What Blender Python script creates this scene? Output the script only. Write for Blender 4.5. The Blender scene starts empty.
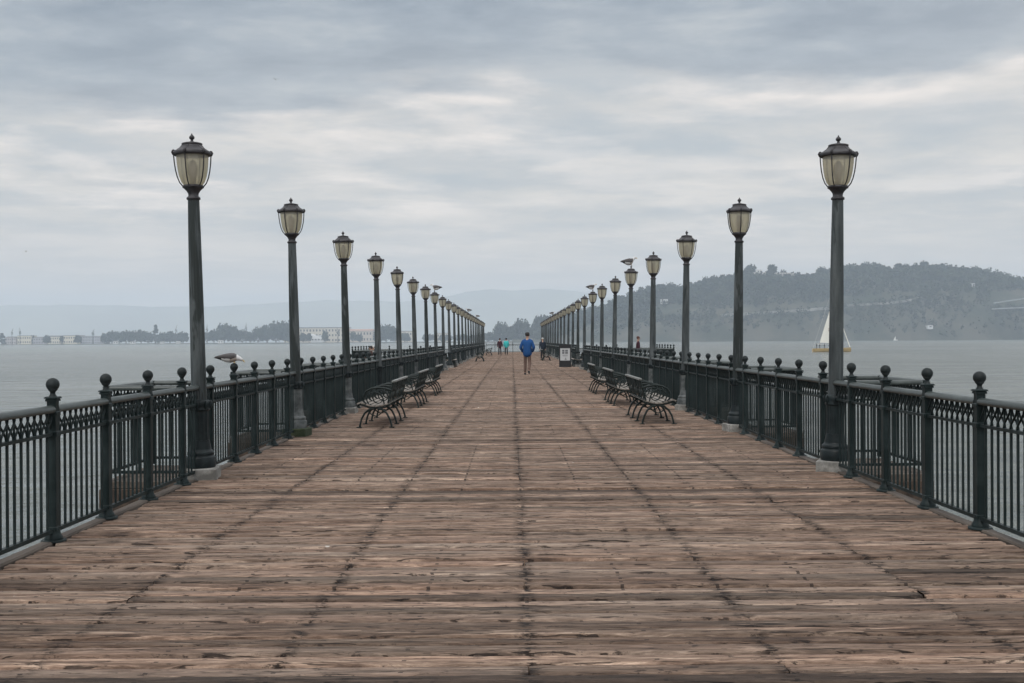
import bpy, math, random
import numpy as np
from mathutils import Vector, Matrix, noise
random.seed(7)
rng = np.random.default_rng(7)
scene = bpy.context.scene
col = scene.collection
R = math.radians

# ------------------------------------------------------------------ camera
F_PX = 1100.0
EYE = 1.5
WATER = -3.0
cam_d = bpy.data.cameras.new('camera')
cam = bpy.data.objects.new('camera', cam_d)
col.objects.link(cam)
cam_d.sensor_width = 36.0
cam_d.lens = F_PX / 1024 * 36.0
cam_d.clip_start = 0.1
cam_d.clip_end = 60000
ROLL, PITCH = 0.0059, 0.0012
fwd = Vector((0, math.cos(PITCH), -math.sin(PITCH)))
right = Vector((math.cos(ROLL), 0, -math.sin(ROLL)))
up = right.cross(fwd).normalized()
m = Matrix((right, up, -fwd)).transposed().to_4x4()
m.translation = (0, 0, EYE)
cam.matrix_world = m
scene.camera = cam

def at(px, py, d):
    """measured picture position -> world point at distance d"""
    u = (px - 512) / F_PX
    v = (341.5 - py) / F_PX
    return Vector((0, 0, EYE)) + d * (fwd + u * right + v * up)

# ------------------------------------------------------------------ helpers
class MB:
    def __init__(self):
        self.v = []; self.f = []; self.m = []; self.s = []
    def add(self, verts, faces, mi=0, smooth=False):
        b = len(self.v)
        self.v.extend([tuple(p) for p in verts])
        for f in faces:
            self.f.append([i + b for i in f]); self.m.append(mi); self.s.append(smooth)
    def box(self, c, s, mi=0, rot=None, taper=1.0):
        x, y, z = s[0] / 2, s[1] / 2, s[2] / 2
        vs = [Vector((-x, -y, -z)), Vector((x, -y, -z)), Vector((x, y, -z)), Vector((-x, y, -z)),
              Vector((-x * taper, -y * taper, z)), Vector((x * taper, -y * taper, z)),
              Vector((x * taper, y * taper, z)), Vector((-x * taper, y * taper, z))]
        if rot is not None: vs = [rot @ p for p in vs]
        vs = [p + Vector(c) for p in vs]
        self.add(vs, [(0, 3, 2, 1), (4, 5, 6, 7), (0, 1, 5, 4), (1, 2, 6, 5), (2, 3, 7, 6), (3, 0, 4, 7)], mi)
    def bbox(self, c, s, bev, mi=0):
        """box with chamfered vertical and top edges"""
        x, y, z = s[0] / 2, s[1] / 2, s[2] / 2
        ring = lambda a, b, zz: [(a - bev, -b, zz), (a, -b + bev, zz), (a, b - bev, zz), (a - bev, b, zz),
                                 (-a + bev, b, zz), (-a, b - bev, zz), (-a, -b + bev, zz), (-a + bev, -b, zz)]
        rs = ring(x, y, -z) + ring(x, y, z - bev) + ring(x - bev, y - bev, z)
        rs = [(p[0] + c[0], p[1] + c[1], p[2] + c[2]) for p in rs]
        fs = [tuple(range(7, -1, -1)), tuple(range(16, 24))]
        for k in (0, 8):
            for i in range(8):
                j = (i + 1) % 8
                fs.append((k + i, k + j, k + 8 + j, k + 8 + i))
        self.add(rs, fs, mi)
    def tube(self, path, rad, n=8, mi=0, flat=1.0, smooth=True, caps=True):
        path = [Vector(p) for p in path]
        if not hasattr(rad, '__len__'): rad = [rad] * len(path)
        rings = []
        ref = None
        for i, p in enumerate(path):
            t = (path[min(i + 1, len(path) - 1)] - path[max(i - 1, 0)]).normalized()
            if ref is None:
                ref = Vector((0, 1, 0)) if abs(t.y) < .9 else Vector((1, 0, 0))
            a = (ref - t * ref.dot(t)).normalized()
            b = t.cross(a)
            ref = a
            rings.append([p + rad[i] * (a * math.cos(2 * math.pi * k / n) + b * flat * math.sin(2 * math.pi * k / n)) for k in range(n)])
        vs = [q for r in rings for q in r]
        fs = []
        for i in range(len(path) - 1):
            for k in range(n):
                j = (k + 1) % n
                fs.append((i * n + k, i * n + j, (i + 1) * n + j, (i + 1) * n + k))
        self.add(vs, fs, mi, smooth)
        if caps:
            self.add(rings[0], [tuple(range(n - 1, -1, -1))], mi)
            self.add(rings[-1], [tuple(range(n))], mi)
    def lathe(self, prof, n=16, c=(0, 0, 0), mi=0, smooth=True, flute=0, fd=0.0, phase=0.0):
        vs = []
        for (r, z) in prof:
            for k in range(n):
                a = 2 * math.pi * k / n + phase
                rr = r
                if flute: rr = r - fd * r * (0.5 - 0.5 * math.cos(flute * a))
                vs.append((c[0] + rr * math.cos(a), c[1] + rr * math.sin(a), c[2] + z))
        fs = []
        for i in range(len(prof) - 1):
            for k in range(n):
                j = (k + 1) % n
                fs.append((i * n + k, i * n + j, (i + 1) * n + j, (i + 1) * n + k))
        self.add(vs, fs, mi, smooth)
        self.add(vs[:n], [tuple(range(n - 1, -1, -1))], mi)
        self.add(vs[-n:], [tuple(range(n))], mi)
    def loft(self, secs, n=12, mi=0, matf=None, axis='y', smooth=True):
        """secs: (y, x, z, half width, half height)"""
        vs = []
        for (y, x, z, w, h) in secs:
            for k in range(n):
                a = 2 * math.pi * k / n
                vs.append((x + w * math.cos(a), y, z + h * math.sin(a)))
        b = len(self.v); self.v.extend(vs)
        for i in range(len(secs) - 1):
            for k in range(n):
                j = (k + 1) % n
                f = (b + i * n + k, b + i * n + j, b + (i + 1) * n + j, b + (i + 1) * n + k)
                cc = sum((Vector(self.v[q]) for q in f), Vector()) / 4
                self.f.append(list(f)); self.m.append(matf(cc) if matf else mi); self.s.append(smooth)
        for rr, rev in ((0, True), (len(secs) - 1, False)):
            f = [b + rr * n + k for k in range(n)]
            if rev: f.reverse()
            self.f.append(f); self.m.append(matf(Vector(vs[rr * n])) if matf else mi); self.s.append(False)
    def mesh(self, name, mats):
        me = bpy.data.meshes.new(name)
        me.from_pydata(self.v, [], self.f)
        for mt in mats: me.materials.append(mt)
        me.polygons.foreach_set('material_index', self.m)
        me.polygons.foreach_set('use_smooth', self.s)
        me.update()
        return me
    def build(self, name, mats, parent=None, loc=None, rz=0):
        if not isinstance(mats, (list, tuple)): mats = [mats]
        return link(name, self.mesh(name, mats), parent, loc, rz)

def link(name, data, parent=None, loc=None, rz=0):
    o = bpy.data.objects.new(name, data)
    col.objects.link(o)
    if parent is not None: o.parent = parent
    if loc is not None: o.location = loc
    if rz: o.rotation_euler.z = rz
    return o

def tag(o, label=None, cat=None, group=None, kind=None):
    if label: o['label'] = label
    if cat: o['category'] = cat
    if group: o['group'] = group
    if kind: o['kind'] = kind
    return o

def empty(name, loc=(0, 0, 0), rz=0):
    o = bpy.data.objects.new(name, None)
    col.objects.link(o); o.location = loc; o.rotation_euler.z = rz
    o.empty_display_size = .2
    return o

KIDS = {}
def copy_tree(o, parent=None):
    c = o.copy(); col.objects.link(c)
    if parent is not None: c.parent = parent
    for ch in o.children: copy_tree(ch, c)
    return c

def skin(verts, edges, radii, sub=1):
    me = bpy.data.meshes.new('tmp'); me.from_pydata(verts, edges, [])
    ob = bpy.data.objects.new('tmp', me); col.objects.link(ob)
    md = ob.modifiers.new('skin', 'SKIN'); md.use_smooth_shade = True
    for i, sv in enumerate(me.skin_vertices[0].data):
        r = radii[i]
        sv.radius = (r, r) if not hasattr(r, '__len__') else r
        sv.use_root = (i == 0)
    s = ob.modifiers.new('sub', 'SUBSURF'); s.levels = sub; s.render_levels = sub
    dg = bpy.context.evaluated_depsgraph_get(); dg.update()
    out = bpy.data.meshes.new_from_object(ob.evaluated_get(dg))
    bpy.data.objects.remove(ob); bpy.data.meshes.remove(me)
    return out

# ------------------------------------------------------------------ materials
def mat(name, base=(.5, .5, .5), rough=.6, metal=0.0, spec=.5):
    mt = bpy.data.materials.new(name); mt.use_nodes = True
    b = mt.node_tree.nodes['Principled BSDF']
    b.inputs['Base Color'].default_value = (*base, 1)
    b.inputs['Roughness'].default_value = rough
    b.inputs['Metallic'].default_value = metal
    b.inputs['Specular IOR Level'].default_value = spec
    return mt

class NT:
    def __init__(self, mt):
        self.t = mt.node_tree; self.b = self.t.nodes.get('Principled BSDF')
    def n(self, typ, **kw):
        nd = self.t.nodes.new(typ)
        for k, v in kw.items(): setattr(nd, k, v)
        return nd
    def l(self, a, b): self.t.links.new(a, b)
    def coords(self, scale=(1, 1, 1), kind='Object'):
        tc = self.n('ShaderNodeTexCoord'); mp = self.n('ShaderNodeMapping')
        mp.inputs['Scale'].default_value = scale
        self.l(tc.outputs[kind], mp.inputs[0]); return mp.outputs[0]
    def noise(self, vec, scale=5, detail=4, rough=.55, dist=0):
        nd = self.n('ShaderNodeTexNoise')
        nd.inputs['Scale'].default_value = scale; nd.inputs['Detail'].default_value = detail
        nd.inputs['Roughness'].default_value = rough; nd.inputs['Distortion'].default_value = dist
        self.l(vec, nd.inputs['Vector']); return nd.outputs['Fac']
    def ramp(self, fac, stops, interp='LINEAR'):
        nd = self.n('ShaderNodeValToRGB'); nd.color_ramp.interpolation = interp
        e = nd.color_ramp.elements
        while len(e) < len(stops): e.new(.5)
        for i, (p, c) in enumerate(stops):
            e[i].position = p; e[i].color = (*c, 1) if len(c) == 3 else c
        self.l(fac, nd.inputs[0]); return nd.outputs[0]
    def mix(self, fac, a, b, blend='MIX'):
        nd = self.n('ShaderNodeMix', data_type='RGBA', blend_type=blend)
        for sock, v in ((nd.inputs[0], fac), (nd.inputs[6], a), (nd.inputs[7], b)):
            if hasattr(v, 'is_output'): self.l(v, sock)
            else: sock.default_value = v if not isinstance(v, tuple) else (*v, 1)
        return nd.outputs[2]
    def math(self, op, a, b=None, c=None, clamp=False):
        nd = self.n('ShaderNodeMath', operation=op, use_clamp=clamp)
        for i, v in enumerate((a, b, c)):
            if v is None: continue
            if hasattr(v, 'is_output'): self.l(v, nd.inputs[i])
            else: nd.inputs[i].default_value = v
        return nd.outputs[0]
    def bump(self, h, strength=.3, dist=.01, normal=None):
        nd = self.n('ShaderNodeBump')
        nd.inputs['Strength'].default_value = strength; nd.inputs['Distance'].default_value = dist
        self.l(h, nd.inputs['Height'])
        if normal is not None: self.l(normal, nd.inputs['Normal'])
        return nd.outputs[0]

G = lambda v: (v, v, v)

def weathered(name, dark, light, rough=.5, sc=6, bump=.25, patch=(.45, .7)):
    mt = mat(name, dark, rough); t = NT(mt)
    oi = t.n('ShaderNodeObjectInfo')
    tc = t.n('ShaderNodeTexCoord')
    add = t.n('ShaderNodeVectorMath', operation='ADD'); t.l(tc.outputs['Object'], add.inputs[0])
    sc3 = t.n('ShaderNodeVectorMath', operation='SCALE'); sc3.inputs[0].default_value = (17, 23, 31)
    t.l(oi.outputs['Random'], sc3.inputs['Scale']); t.l(sc3.outputs[0], add.inputs[1])
    v = add.outputs[0]
    n1 = t.noise(v, sc, 5, .6); n2 = t.noise(v, sc * 9, 3, .6)
    f = t.ramp(n1, [(patch[0], G(0)), (patch[1], G(1))])
    c = t.mix(f, dark, light)
    c = t.mix(t.math('MULTIPLY', n2, .5), c, tuple(x * .5 for x in dark))
    t.l(c, t.b.inputs['Base Color'])
    r = t.math('MULTIPLY_ADD', n1, .3, rough - .12); t.l(r, t.b.inputs['Roughness'])
    t.l(t.bump(t.math('ADD', n1, n2), bump, .004), t.b.inputs['Normal'])
    return mt

M = {}
M['iron'] = weathered('rail_paint', (.010, .019, .0195), (.032, .047, .048), .48, 3)
M['iron_lit_top'] = weathered('handrail_lit_top', (.040, .052, .050), (.095, .113, .108), .38, 4)  # rail iron in a lighter colour for sky light on its top
M['ball'] = weathered('ball_paint', (.014, .020, .021), (.032, .040, .042), .5, 20)
M['bench_iron'] = weathered('bench_iron', (.012, .020, .019), (.034, .044, .042), .45, 8)
M['bench_top'] = weathered('bench_rail_sky_sheen', (.16, .165, .155), (.36, .365, .345), .45, 6)  # light grey stands for sky reflected off flat iron
M['bench_wood'] = weathered('bench_slats', (.22, .195, .17), (.42, .38, .34), .7, 5)
M['concrete'] = weathered('plinth_concrete', (.20, .195, .18), (.46, .45, .42), .85, 9, .6)  # stained concrete, darkened overall in place of contact shade
M['concrete_mossy'] = weathered('mossy_concrete', (.03, .045, .02), (.10, .11, .06), .9, 9, .6)
M['lantern'] = weathered('lantern_metal', (.026, .024, .028), (.07, .066, .072), .5, 9)

def pole_mat(name, stain):
    """painted cast iron, chalky where the paint faded, black-green run-off stains"""
    mt = mat(name, (.05, .06, .06), .45); t = NT(mt)
    oi = t.n('ShaderNodeObjectInfo')
    tc = t.n('ShaderNodeTexCoord'); mp = t.n('ShaderNodeMapping'); mp.inputs['Scale'].default_value = (7, 7, 1.1)
    add = t.n('ShaderNodeVectorMath', operation='ADD')
    sc3 = t.n('ShaderNodeVectorMath', operation='SCALE'); sc3.inputs[0].default_value = (3.1, 2.3, 9.7)
    t.l(oi.outputs['Random'], sc3.inputs['Scale']); t.l(tc.outputs['Object'], add.inputs[0]); t.l(sc3.outputs[0], add.inputs[1])
    t.l(add.outputs[0], mp.inputs[0])
    n1 = t.noise(mp.outputs[0], 1.0, 6, .65, .4)
    n2 = t.noise(add.outputs[0], 26, 3, .6)
    c = t.ramp(n1, [(.34, (.024, .031, .033)), (.50, (.060, .072, .076)), (.68, (.115, .130, .134))])
    c = t.mix(t.math('MULTIPLY', n2, .4), c, (.02, .027, .026))
    st = t.ramp(t.noise(mp.outputs[0], .55, 4, .7, .8), [(stain, G(0)), (stain + .03, G(1))])
    c = t.mix(t.math('MULTIPLY', st, .85), c, (.008, .014, .013))
    t.l(c, t.b.inputs['Base Color'])
    t.l(t.bump(n2, .2, .004), t.b.inputs['Normal'])
    return mt
M['pole'] = pole_mat('pole_paint', .52)
M['base'] = weathered('base_paint', (.010, .016, .018), (.026, .038, .040), .4, 7)
M['base_pale'] = weathered('chalky_base_paint', (.05, .06, .062), (.17, .185, .185), .55, 8, patch=(.4, .65))
M['base_moss'] = weathered('mossy_base_paint', (.012, .02, .010), (.04, .055, .03), .8, 9)

def lantern_glass():
    mt = bpy.data.materials.new('lantern_glass'); mt.use_nodes = True
    t = NT(mt); nt = mt.node_tree; out = nt.nodes['Material Output']
    t.b.inputs['Base Color'].default_value = (.46, .42, .32, 1); t.b.inputs['Roughness'].default_value = .28
    v = t.coords((9, 9, 1.6)); n = t.noise(v, 1.4, 4, .6)
    c = t.ramp(n, [(.3, (.66, .62, .52)), (.7, (.90, .87, .78))]); t.l(c, t.b.inputs['Base Color'])
    tr = t.n('ShaderNodeBsdfTranslucent'); t.l(c, tr.inputs[0])
    tp = t.n('ShaderNodeBsdfTransparent'); tp.inputs[0].default_value = (.75, .70, .55, 1)
    m1 = t.n('ShaderNodeMixShader'); m1.inputs[0].default_value = .5
    t.l(t.b.outputs[0], m1.inputs[1]); t.l(tr.outputs[0], m1.inputs[2])
    m2 = t.n('ShaderNodeMixShader'); m2.inputs[0].default_value = .46
    t.l(m1.outputs[0], m2.inputs[1]); t.l(tp.outputs[0], m2.inputs[2])
    t.l(m2.outputs[0], out.inputs[0])
    return mt
for k_ in ('iron', 'ball', 'base', 'bench_iron'): M[k_].node_tree.nodes['Principled BSDF'].inputs['Specular IOR Level'].default_value = .22
M['glass'] = lantern_glass()
M['bulb'] = mat('bulb', (.26, .22, .16), .4)

def deck_mat():
    mt = mat('weathered_planks', (.2, .15, .12), .8, spec=.3); t = NT(mt)
    at_ = t.n('ShaderNodeAttribute'); at_.attribute_name = 'tint'
    sep = t.n('ShaderNodeSeparateColor'); t.l(at_.outputs['Color'], sep.inputs[0])
    # every board shifts the grain along x by its own amount
    tc = t.n('ShaderNodeTexCoord')
    cmb = t.n('ShaderNodeCombineXYZ')
    t.l(t.math('MULTIPLY', sep.outputs[1], 60.0), cmb.inputs[0]); t.l(t.math('MULTIPLY', sep.outputs[2], 31.0), cmb.inputs[2])
    add = t.n('ShaderNodeVectorMath', operation='ADD'); t.l(tc.outputs['Object'], add.inputs[0]); t.l(cmb.outputs[0], add.inputs[1])
    def mp(s):
        k = t.n('ShaderNodeMapping'); k.inputs['Scale'].default_value = s; t.l(add.outputs[0], k.inputs[0]); return k.outputs[0]
    g1 = t.noise(mp((2.6, 30, 1)), 1, 8, .72, .5)       # broad grain bands
    g2 = t.noise(mp((8.0, 120, 1)), 1, 4, .7, .3)       # fine grain
    g3 = t.noise(mp((.55, 5.5, 1)), 1, 4, .6)           # blotches
    spl = t.noise(mp((3.0, 46, 1)), 1, 4, .55, 1.2)       # splits
    c = t.ramp(g1, [(.33, (.038, .024, .016)), (.43, (.132, .087, .062)), (.54, (.275, .196, .145)), (.67, (.55, .42, .325))])
    c = t.mix(t.math('MULTIPLY', t.ramp(g2, [(.3, G(1)), (.6, G(0))]), .55), c, (.055, .036, .028))
    grey = t.mix(.40, c, (.235, .192, .160))
    c = t.mix(sep.outputs[1], c, grey)
    warm = t.mix(.7, c, (1.08, .92, .85), 'MULTIPLY')
    c = t.mix(t.ramp(g3, [(.4, G(0)), (.65, G(1))]), c, warm)
    sp = t.ramp(spl, [(.365, G(1)), (.395, G(0))])
    c = t.mix(t.math('MULTIPLY', sp, .85), c, (.018, .012, .010))
    # board brightness
    br = t.math('MULTIPLY_ADD', sep.outputs[0], 1.30, .22)
    k = t.n('ShaderNodeCombineColor'); [t.l(br, k.inputs[i]) for i in range(3)]
    c = t.mix(1.0, c, k.outputs[0], 'MULTIPLY')
    # nail rows, rot and rust over the joists, stronger where noise says
    sx = t.n('ShaderNodeSeparateXYZ'); t.l(tc.outputs['Object'], sx.inputs[0])
    wob = t.noise(t.coords((.6, 7.0, 1)), 1.6, 4, .7)
    wx = t.math('MULTIPLY_ADD', wob, .09, sx.outputs[0]); 
    tot = None
    for xs in (-2.25, -1.10, .07, 1.24, 2.40):
        dd = t.math('ABSOLUTE', t.math('SUBTRACT', wx, xs + .045))
        k2 = t.n('ShaderNodeMapRange'); k2.inputs[1].default_value = .012; k2.inputs[2].default_value = .085
        k2.inputs[3].default_value = 1; k2.inputs[4].default_value = 0; t.l(dd, k2.inputs[0])
        tot = k2.outputs[0] if tot is None else t.math('MAXIMUM', tot, k2.outputs[0])
    jn = t.ramp(t.noise(t.coords((4.5, 16, 1)), 1.5, 4, .75), [(.512, G(0)), (.57, G(1))])
    rot = t.math('MULTIPLY', tot, t.math('MULTIPLY_ADD', jn, .95, .05))
    c = t.mix(rot, c, (.026, .017, .013))
    fy = t.math('FRACT', t.math('MULTIPLY', sx.outputs[1], 12.1))
    ny_ = t.math('LESS_THAN', t.math('ABSOLUTE', t.math('SUBTRACT', fy, .5)), .13)
    tn = None
    for xs in (-2.82, -2.25, -1.68, -1.10, -.52, .07, .66, 1.24, 1.82, 2.40, 2.98):
        q = t.math('LESS_THAN', t.math('ABSOLUTE', t.math('SUBTRACT', t.math('MULTIPLY_ADD', wob, .05, sx.outputs[0]), xs + .03)), .011)
        tn = q if tn is None else t.math('MAXIMUM', tn, q)
    c = t.mix(t.math('MULTIPLY', t.math('MULTIPLY', tn, ny_), .8), c, (.02, .014, .012))
    # dark stain spots and knots scattered everywhere
    ks = t.noise(t.coords((7.5, 26, 1)), 1.0, 5, .75)
    c = t.mix(t.math('MULTIPLY', t.ramp(ks, [(.575, G(0)), (.63, G(1))]), .82), c, (.022, .015, .012))
    # gull droppings and paint flecks
    vor = t.n('ShaderNodeTexVoronoi'); vor.inputs['Scale'].default_value = 1.15; t.l(t.coords((1, 1, 1)), vor.inputs['Vector'])
    dn = t.noise(t.coords((30, 30, 1)), 1, 2, .5)
    dp = t.math('LESS_THAN', t.math('MULTIPLY_ADD', dn, .03, vor.outputs['Distance']), .034)
    dp2 = t.math('MULTIPLY', dp, t.math('GREATER_THAN', t.noise(t.coords((.5, .5, 1)), 1, 1, .5), .5))
    c = t.mix(t.math('MULTIPLY', dp2, .8), c, (.62, .60, .56))
    t.l(c, t.b.inputs['Base Color'])
    h = t.math('ADD', t.math('MULTIPLY', g1, 1.0), t.math('MULTIPLY', g2, .5))
    h = t.math('SUBTRACT', h, t.math('MULTIPLY', sp, .7)); h = t.math('SUBTRACT', h, t.math('MULTIPLY', rot, .6))
    t.l(t.bump(h, 1.0, .018), t.b.inputs['Normal'])
    return mt
M['deck'] = deck_mat()

def timber(name, dark, light):
    mt = mat(name, dark, .85); t = NT(mt)
    n1 = t.noise(t.coords((3, .4, 3)), 3, 5, .65, .4)
    t.l(t.ramp(n1, [(.35, dark), (.65, light)]), t.b.inputs['Base Color'])
    t.l(t.bump(n1, .5, .02), t.b.inputs['Normal'])
    return mt
M['edge'] = timber('edge_timber', (.055, .042, .034), (.13, .105, .085))
M['pile'] = timber('pile_timber', (.035, .025, .02), (.10, .07, .05))

def water_mat():
    mt = mat('bay_water', (.050, .066, .062), .16, spec=.5); t = NT(mt)
    t.b.inputs['IOR'].default_value = 1.33
    v = t.coords((1, 1, 1))
    a = t.noise(t.coords((.42, .60, 1)), 1.0, 6, .66, .3)
    b = t.noise(t.coords((.10, .17, 1)), 1.0, 4, .6)
    c = t.noise(t.coords((2.6, 3.6, 1)), 1.0, 3, .6)
    big = t.noise(t.coords((.006, .012, 1)), 1.0, 4, .6)
    h = t.math('ADD', t.math('MULTIPLY', a, 1.7), t.math('MULTIPLY', b, 5.0))
    h = t.math('ADD', h, t.math('MULTIPLY', c, .07))
    t.l(t.bump(h, 1.0, 1.0), t.b.inputs['Normal'])
    col_ = t.ramp(big, [(.35, (.17, .185, .17)), (.65, (.25, .265, .245))])
    st_ = t.noise(t.coords((.035, .22, 1)), 1.0, 5, .65)
    col_ = t.mix(t.math('MULTIPLY', t.ramp(st_, [(.42, G(0)), (.62, G(1))]), .6), col_, (.075, .092, .085))  # ripple darkening painted into the base colour as streaks
    fo = t.noise(t.coords((.030, .16, 1)), 1.0, 6, .72)
    foam = t.ramp(fo, [(.735, G(0)), (.76, G(1))])
    col_ = t.mix(t.math('MULTIPLY', foam, .8), col_, (.6, .62, .6))
    t.l(col_, t.b.inputs['Base Color'])
    rr = t.math('MULTIPLY_ADD', foam, .5, .16); t.l(rr, t.b.inputs['Roughness'])
    return mt
M['water'] = water_mat()

# ------------------------------------------------------------------ world
SUN_EL, SUN_AZ = R(48), R(200)
w = bpy.data.worlds.new('World'); scene.world = w; w.use_nodes = True
wt = w.node_tree; wt.nodes.clear()
class WT(NT):
    def __init__(self, tree): self.t = tree; self.b = None
t = WT(wt)
sky = t.n('ShaderNodeTexSky', sky_type='NISHITA'); sky.sun_disc = False
sky.sun_elevation = SUN_EL; sky.sun_rotation = SUN_AZ; sky.air_density = 1.4; sky.dust_density = 3.0
tc = t.n('ShaderNodeTexCoord')
sx = t.n('ShaderNodeSeparateXYZ'); t.l(tc.outputs['Generated'], sx.inputs[0])
zc = t.math('ADD', t.math('MAXIMUM', sx.outputs[2], 0.0), .09)
cx = t.math('DIVIDE', sx.outputs[0], zc); cy = t.math('DIVIDE', sx.outputs[1], zc)
cv = t.n('ShaderNodeCombineXYZ'); t.l(cx, cv.inputs[0]); t.l(cy, cv.inputs[1])
def cm(s, off=(0, 0, 0), rot=0):
    k = t.n('ShaderNodeMapping'); k.inputs['Scale'].default_value = s; k.inputs['Location'].default_value = off
    k.inputs['Rotation'].default_value = (0, 0, rot)
    t.l(cv.outputs[0], k.inputs[0]); return k.outputs[0]
big = t.noise(cm((.30, .62, 1), (3.1, 1.65, 0), R(-7)), 1.0, 6, .55, .35)
mid = t.noise(cm((1.15, 1.25, 1), (7.3, 2.2, 0), R(-12)), 1.0, 9, .60, .15)
wis = t.noise(cm((1.5, 1.9, 1), (1.3, 5.2, 0), R(-10)), 1.0, 9, .62, .2)
fl = t.noise(cm((2.0, 2.7, 1), (4.3, 9.2, 0), R(8)), 1.0, 9, .62, .15)
elev = sx.outputs[2]
ee = t.math('MULTIPLY_ADD', sx.outputs[0], -.13, elev)
ee = t.math('MULTIPLY_ADD', t.math('SUBTRACT', big, .5), .30, ee)
ee = t.math('MULTIPLY_ADD', t.math('SUBTRACT', mid, .5), .16, ee)
cl = t.ramp(mid, [(.36, (3.0, 3.12, 3.2)), (.49, (4.0, 3.8, 3.58)), (.62, (4.85, 4.45, 4.05))])
blue = t.math('MULTIPLY', t.ramp(fl, [(.47, G(0)), (.58, G(1))]), .5)
cl = t.mix(blue, cl, (3.15, 3.2, 3.25))
edge = t.ramp(ee, [(.05, G(0)), (.085, G(.8)), (.12, G(.35)), (.17, G(.45)), (.205, G(1)), (.235, G(0))])
hi = t.ramp(wis, [(.47, G(0)), (.62, G(1))])
cl = t.mix(t.math('MULTIPLY', t.math('MULTIPLY', hi, edge), .9), cl, (6.1, 5.45, 4.95))
dark = t.ramp(ee, [(.200, G(0)), (.230, G(.8)), (.30, G(1)), (.40, G(.55))])
dcol = t.ramp(t.math('MULTIPLY_ADD', fl, .6, t.math('MULTIPLY', wis, .4)), [(.40, (1.5, 1.72, 2.02)), (.50, (2.1, 2.32, 2.58)), (.60, (3.1, 3.2, 3.25))])
cl = t.mix(dark, cl, dcol)
lowc = t.ramp(elev, [(0, G(1)), (.05, G(.8)), (.115, G(0))])
cl = t.mix(t.math('MULTIPLY', lowc, .85), cl, (4.9, 4.4, 4.0))
zen = t.ramp(elev, [(.34, G(0)), (.70, G(1))])
cl = t.mix(zen, cl, (7.6, 7.7, 7.8))
full = t.mix(.93, sky.outputs[0], cl)
bg = t.n('ShaderNodeBackground'); bg.inputs[1].default_value = .13
t.l(full, bg.inputs[0])
wo = t.n('ShaderNodeOutputWorld'); t.l(bg.outputs[0], wo.inputs[0])

sd = bpy.data.lights.new('sun', 'SUN'); sd.energy = .9; sd.angle = R(25); sd.color = (1, .965, .92)
sun = bpy.data.objects.new('sun', sd); col.objects.link(sun)
sdir = Vector((math.sin(SUN_AZ) * math.cos(SUN_EL), math.cos(SUN_AZ) * math.cos(SUN_EL), math.sin(SUN_EL)))
sun.rotation_euler = sdir.to_track_quat('Z', 'Y').to_euler()
vs = scene.view_settings
vs.view_transform = 'Standard'; vs.look = 'None'; vs.gamma = 1; vs.exposure = .45; vs.use_curve_mapping = False
scene.cycles.volume_bounces = 3
scene.cycles.max_bounces = 6
scene.cycles.transparent_max_bounces = 12
scene.cycles.use_denoising = True

# ------------------------------------------------------------------ haze
hz = bpy.data.materials.new('haze'); hz.use_nodes = True
hn = hz.node_tree; hn.nodes.clear()
pv = hn.nodes.new('ShaderNodeVolumePrincipled'); pv.inputs['Color'].default_value = (.76, .875, 1.0, 1)
pv.inputs['Density'].default_value = .00022; pv.inputs['Anisotropy'].default_value = .0
ho = hn.nodes.new('ShaderNodeOutputMaterial'); hn.links.new(pv.outputs[0], ho.inputs['Volume'])
hb = MB(); hb.box((0, 3100, (345 + WATER - 41) / 2), (15000, 10600, 345 - WATER + 41)); 
tag(hb.build('haze', hz), 'pale haze over the whole bay', 'haze', kind='stuff')

# ------------------------------------------------------------------ water and sea floor
wb = MB(); wb.add([(-7400, -2100, WATER), (7400, -2100, WATER), (7400, 8300, WATER), (-7400, 8300, WATER)], [(0, 1, 2, 3)])
tag(wb.build('water', M['water']), 'grey green choppy bay water around the pier', 'water', kind='structure')

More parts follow.
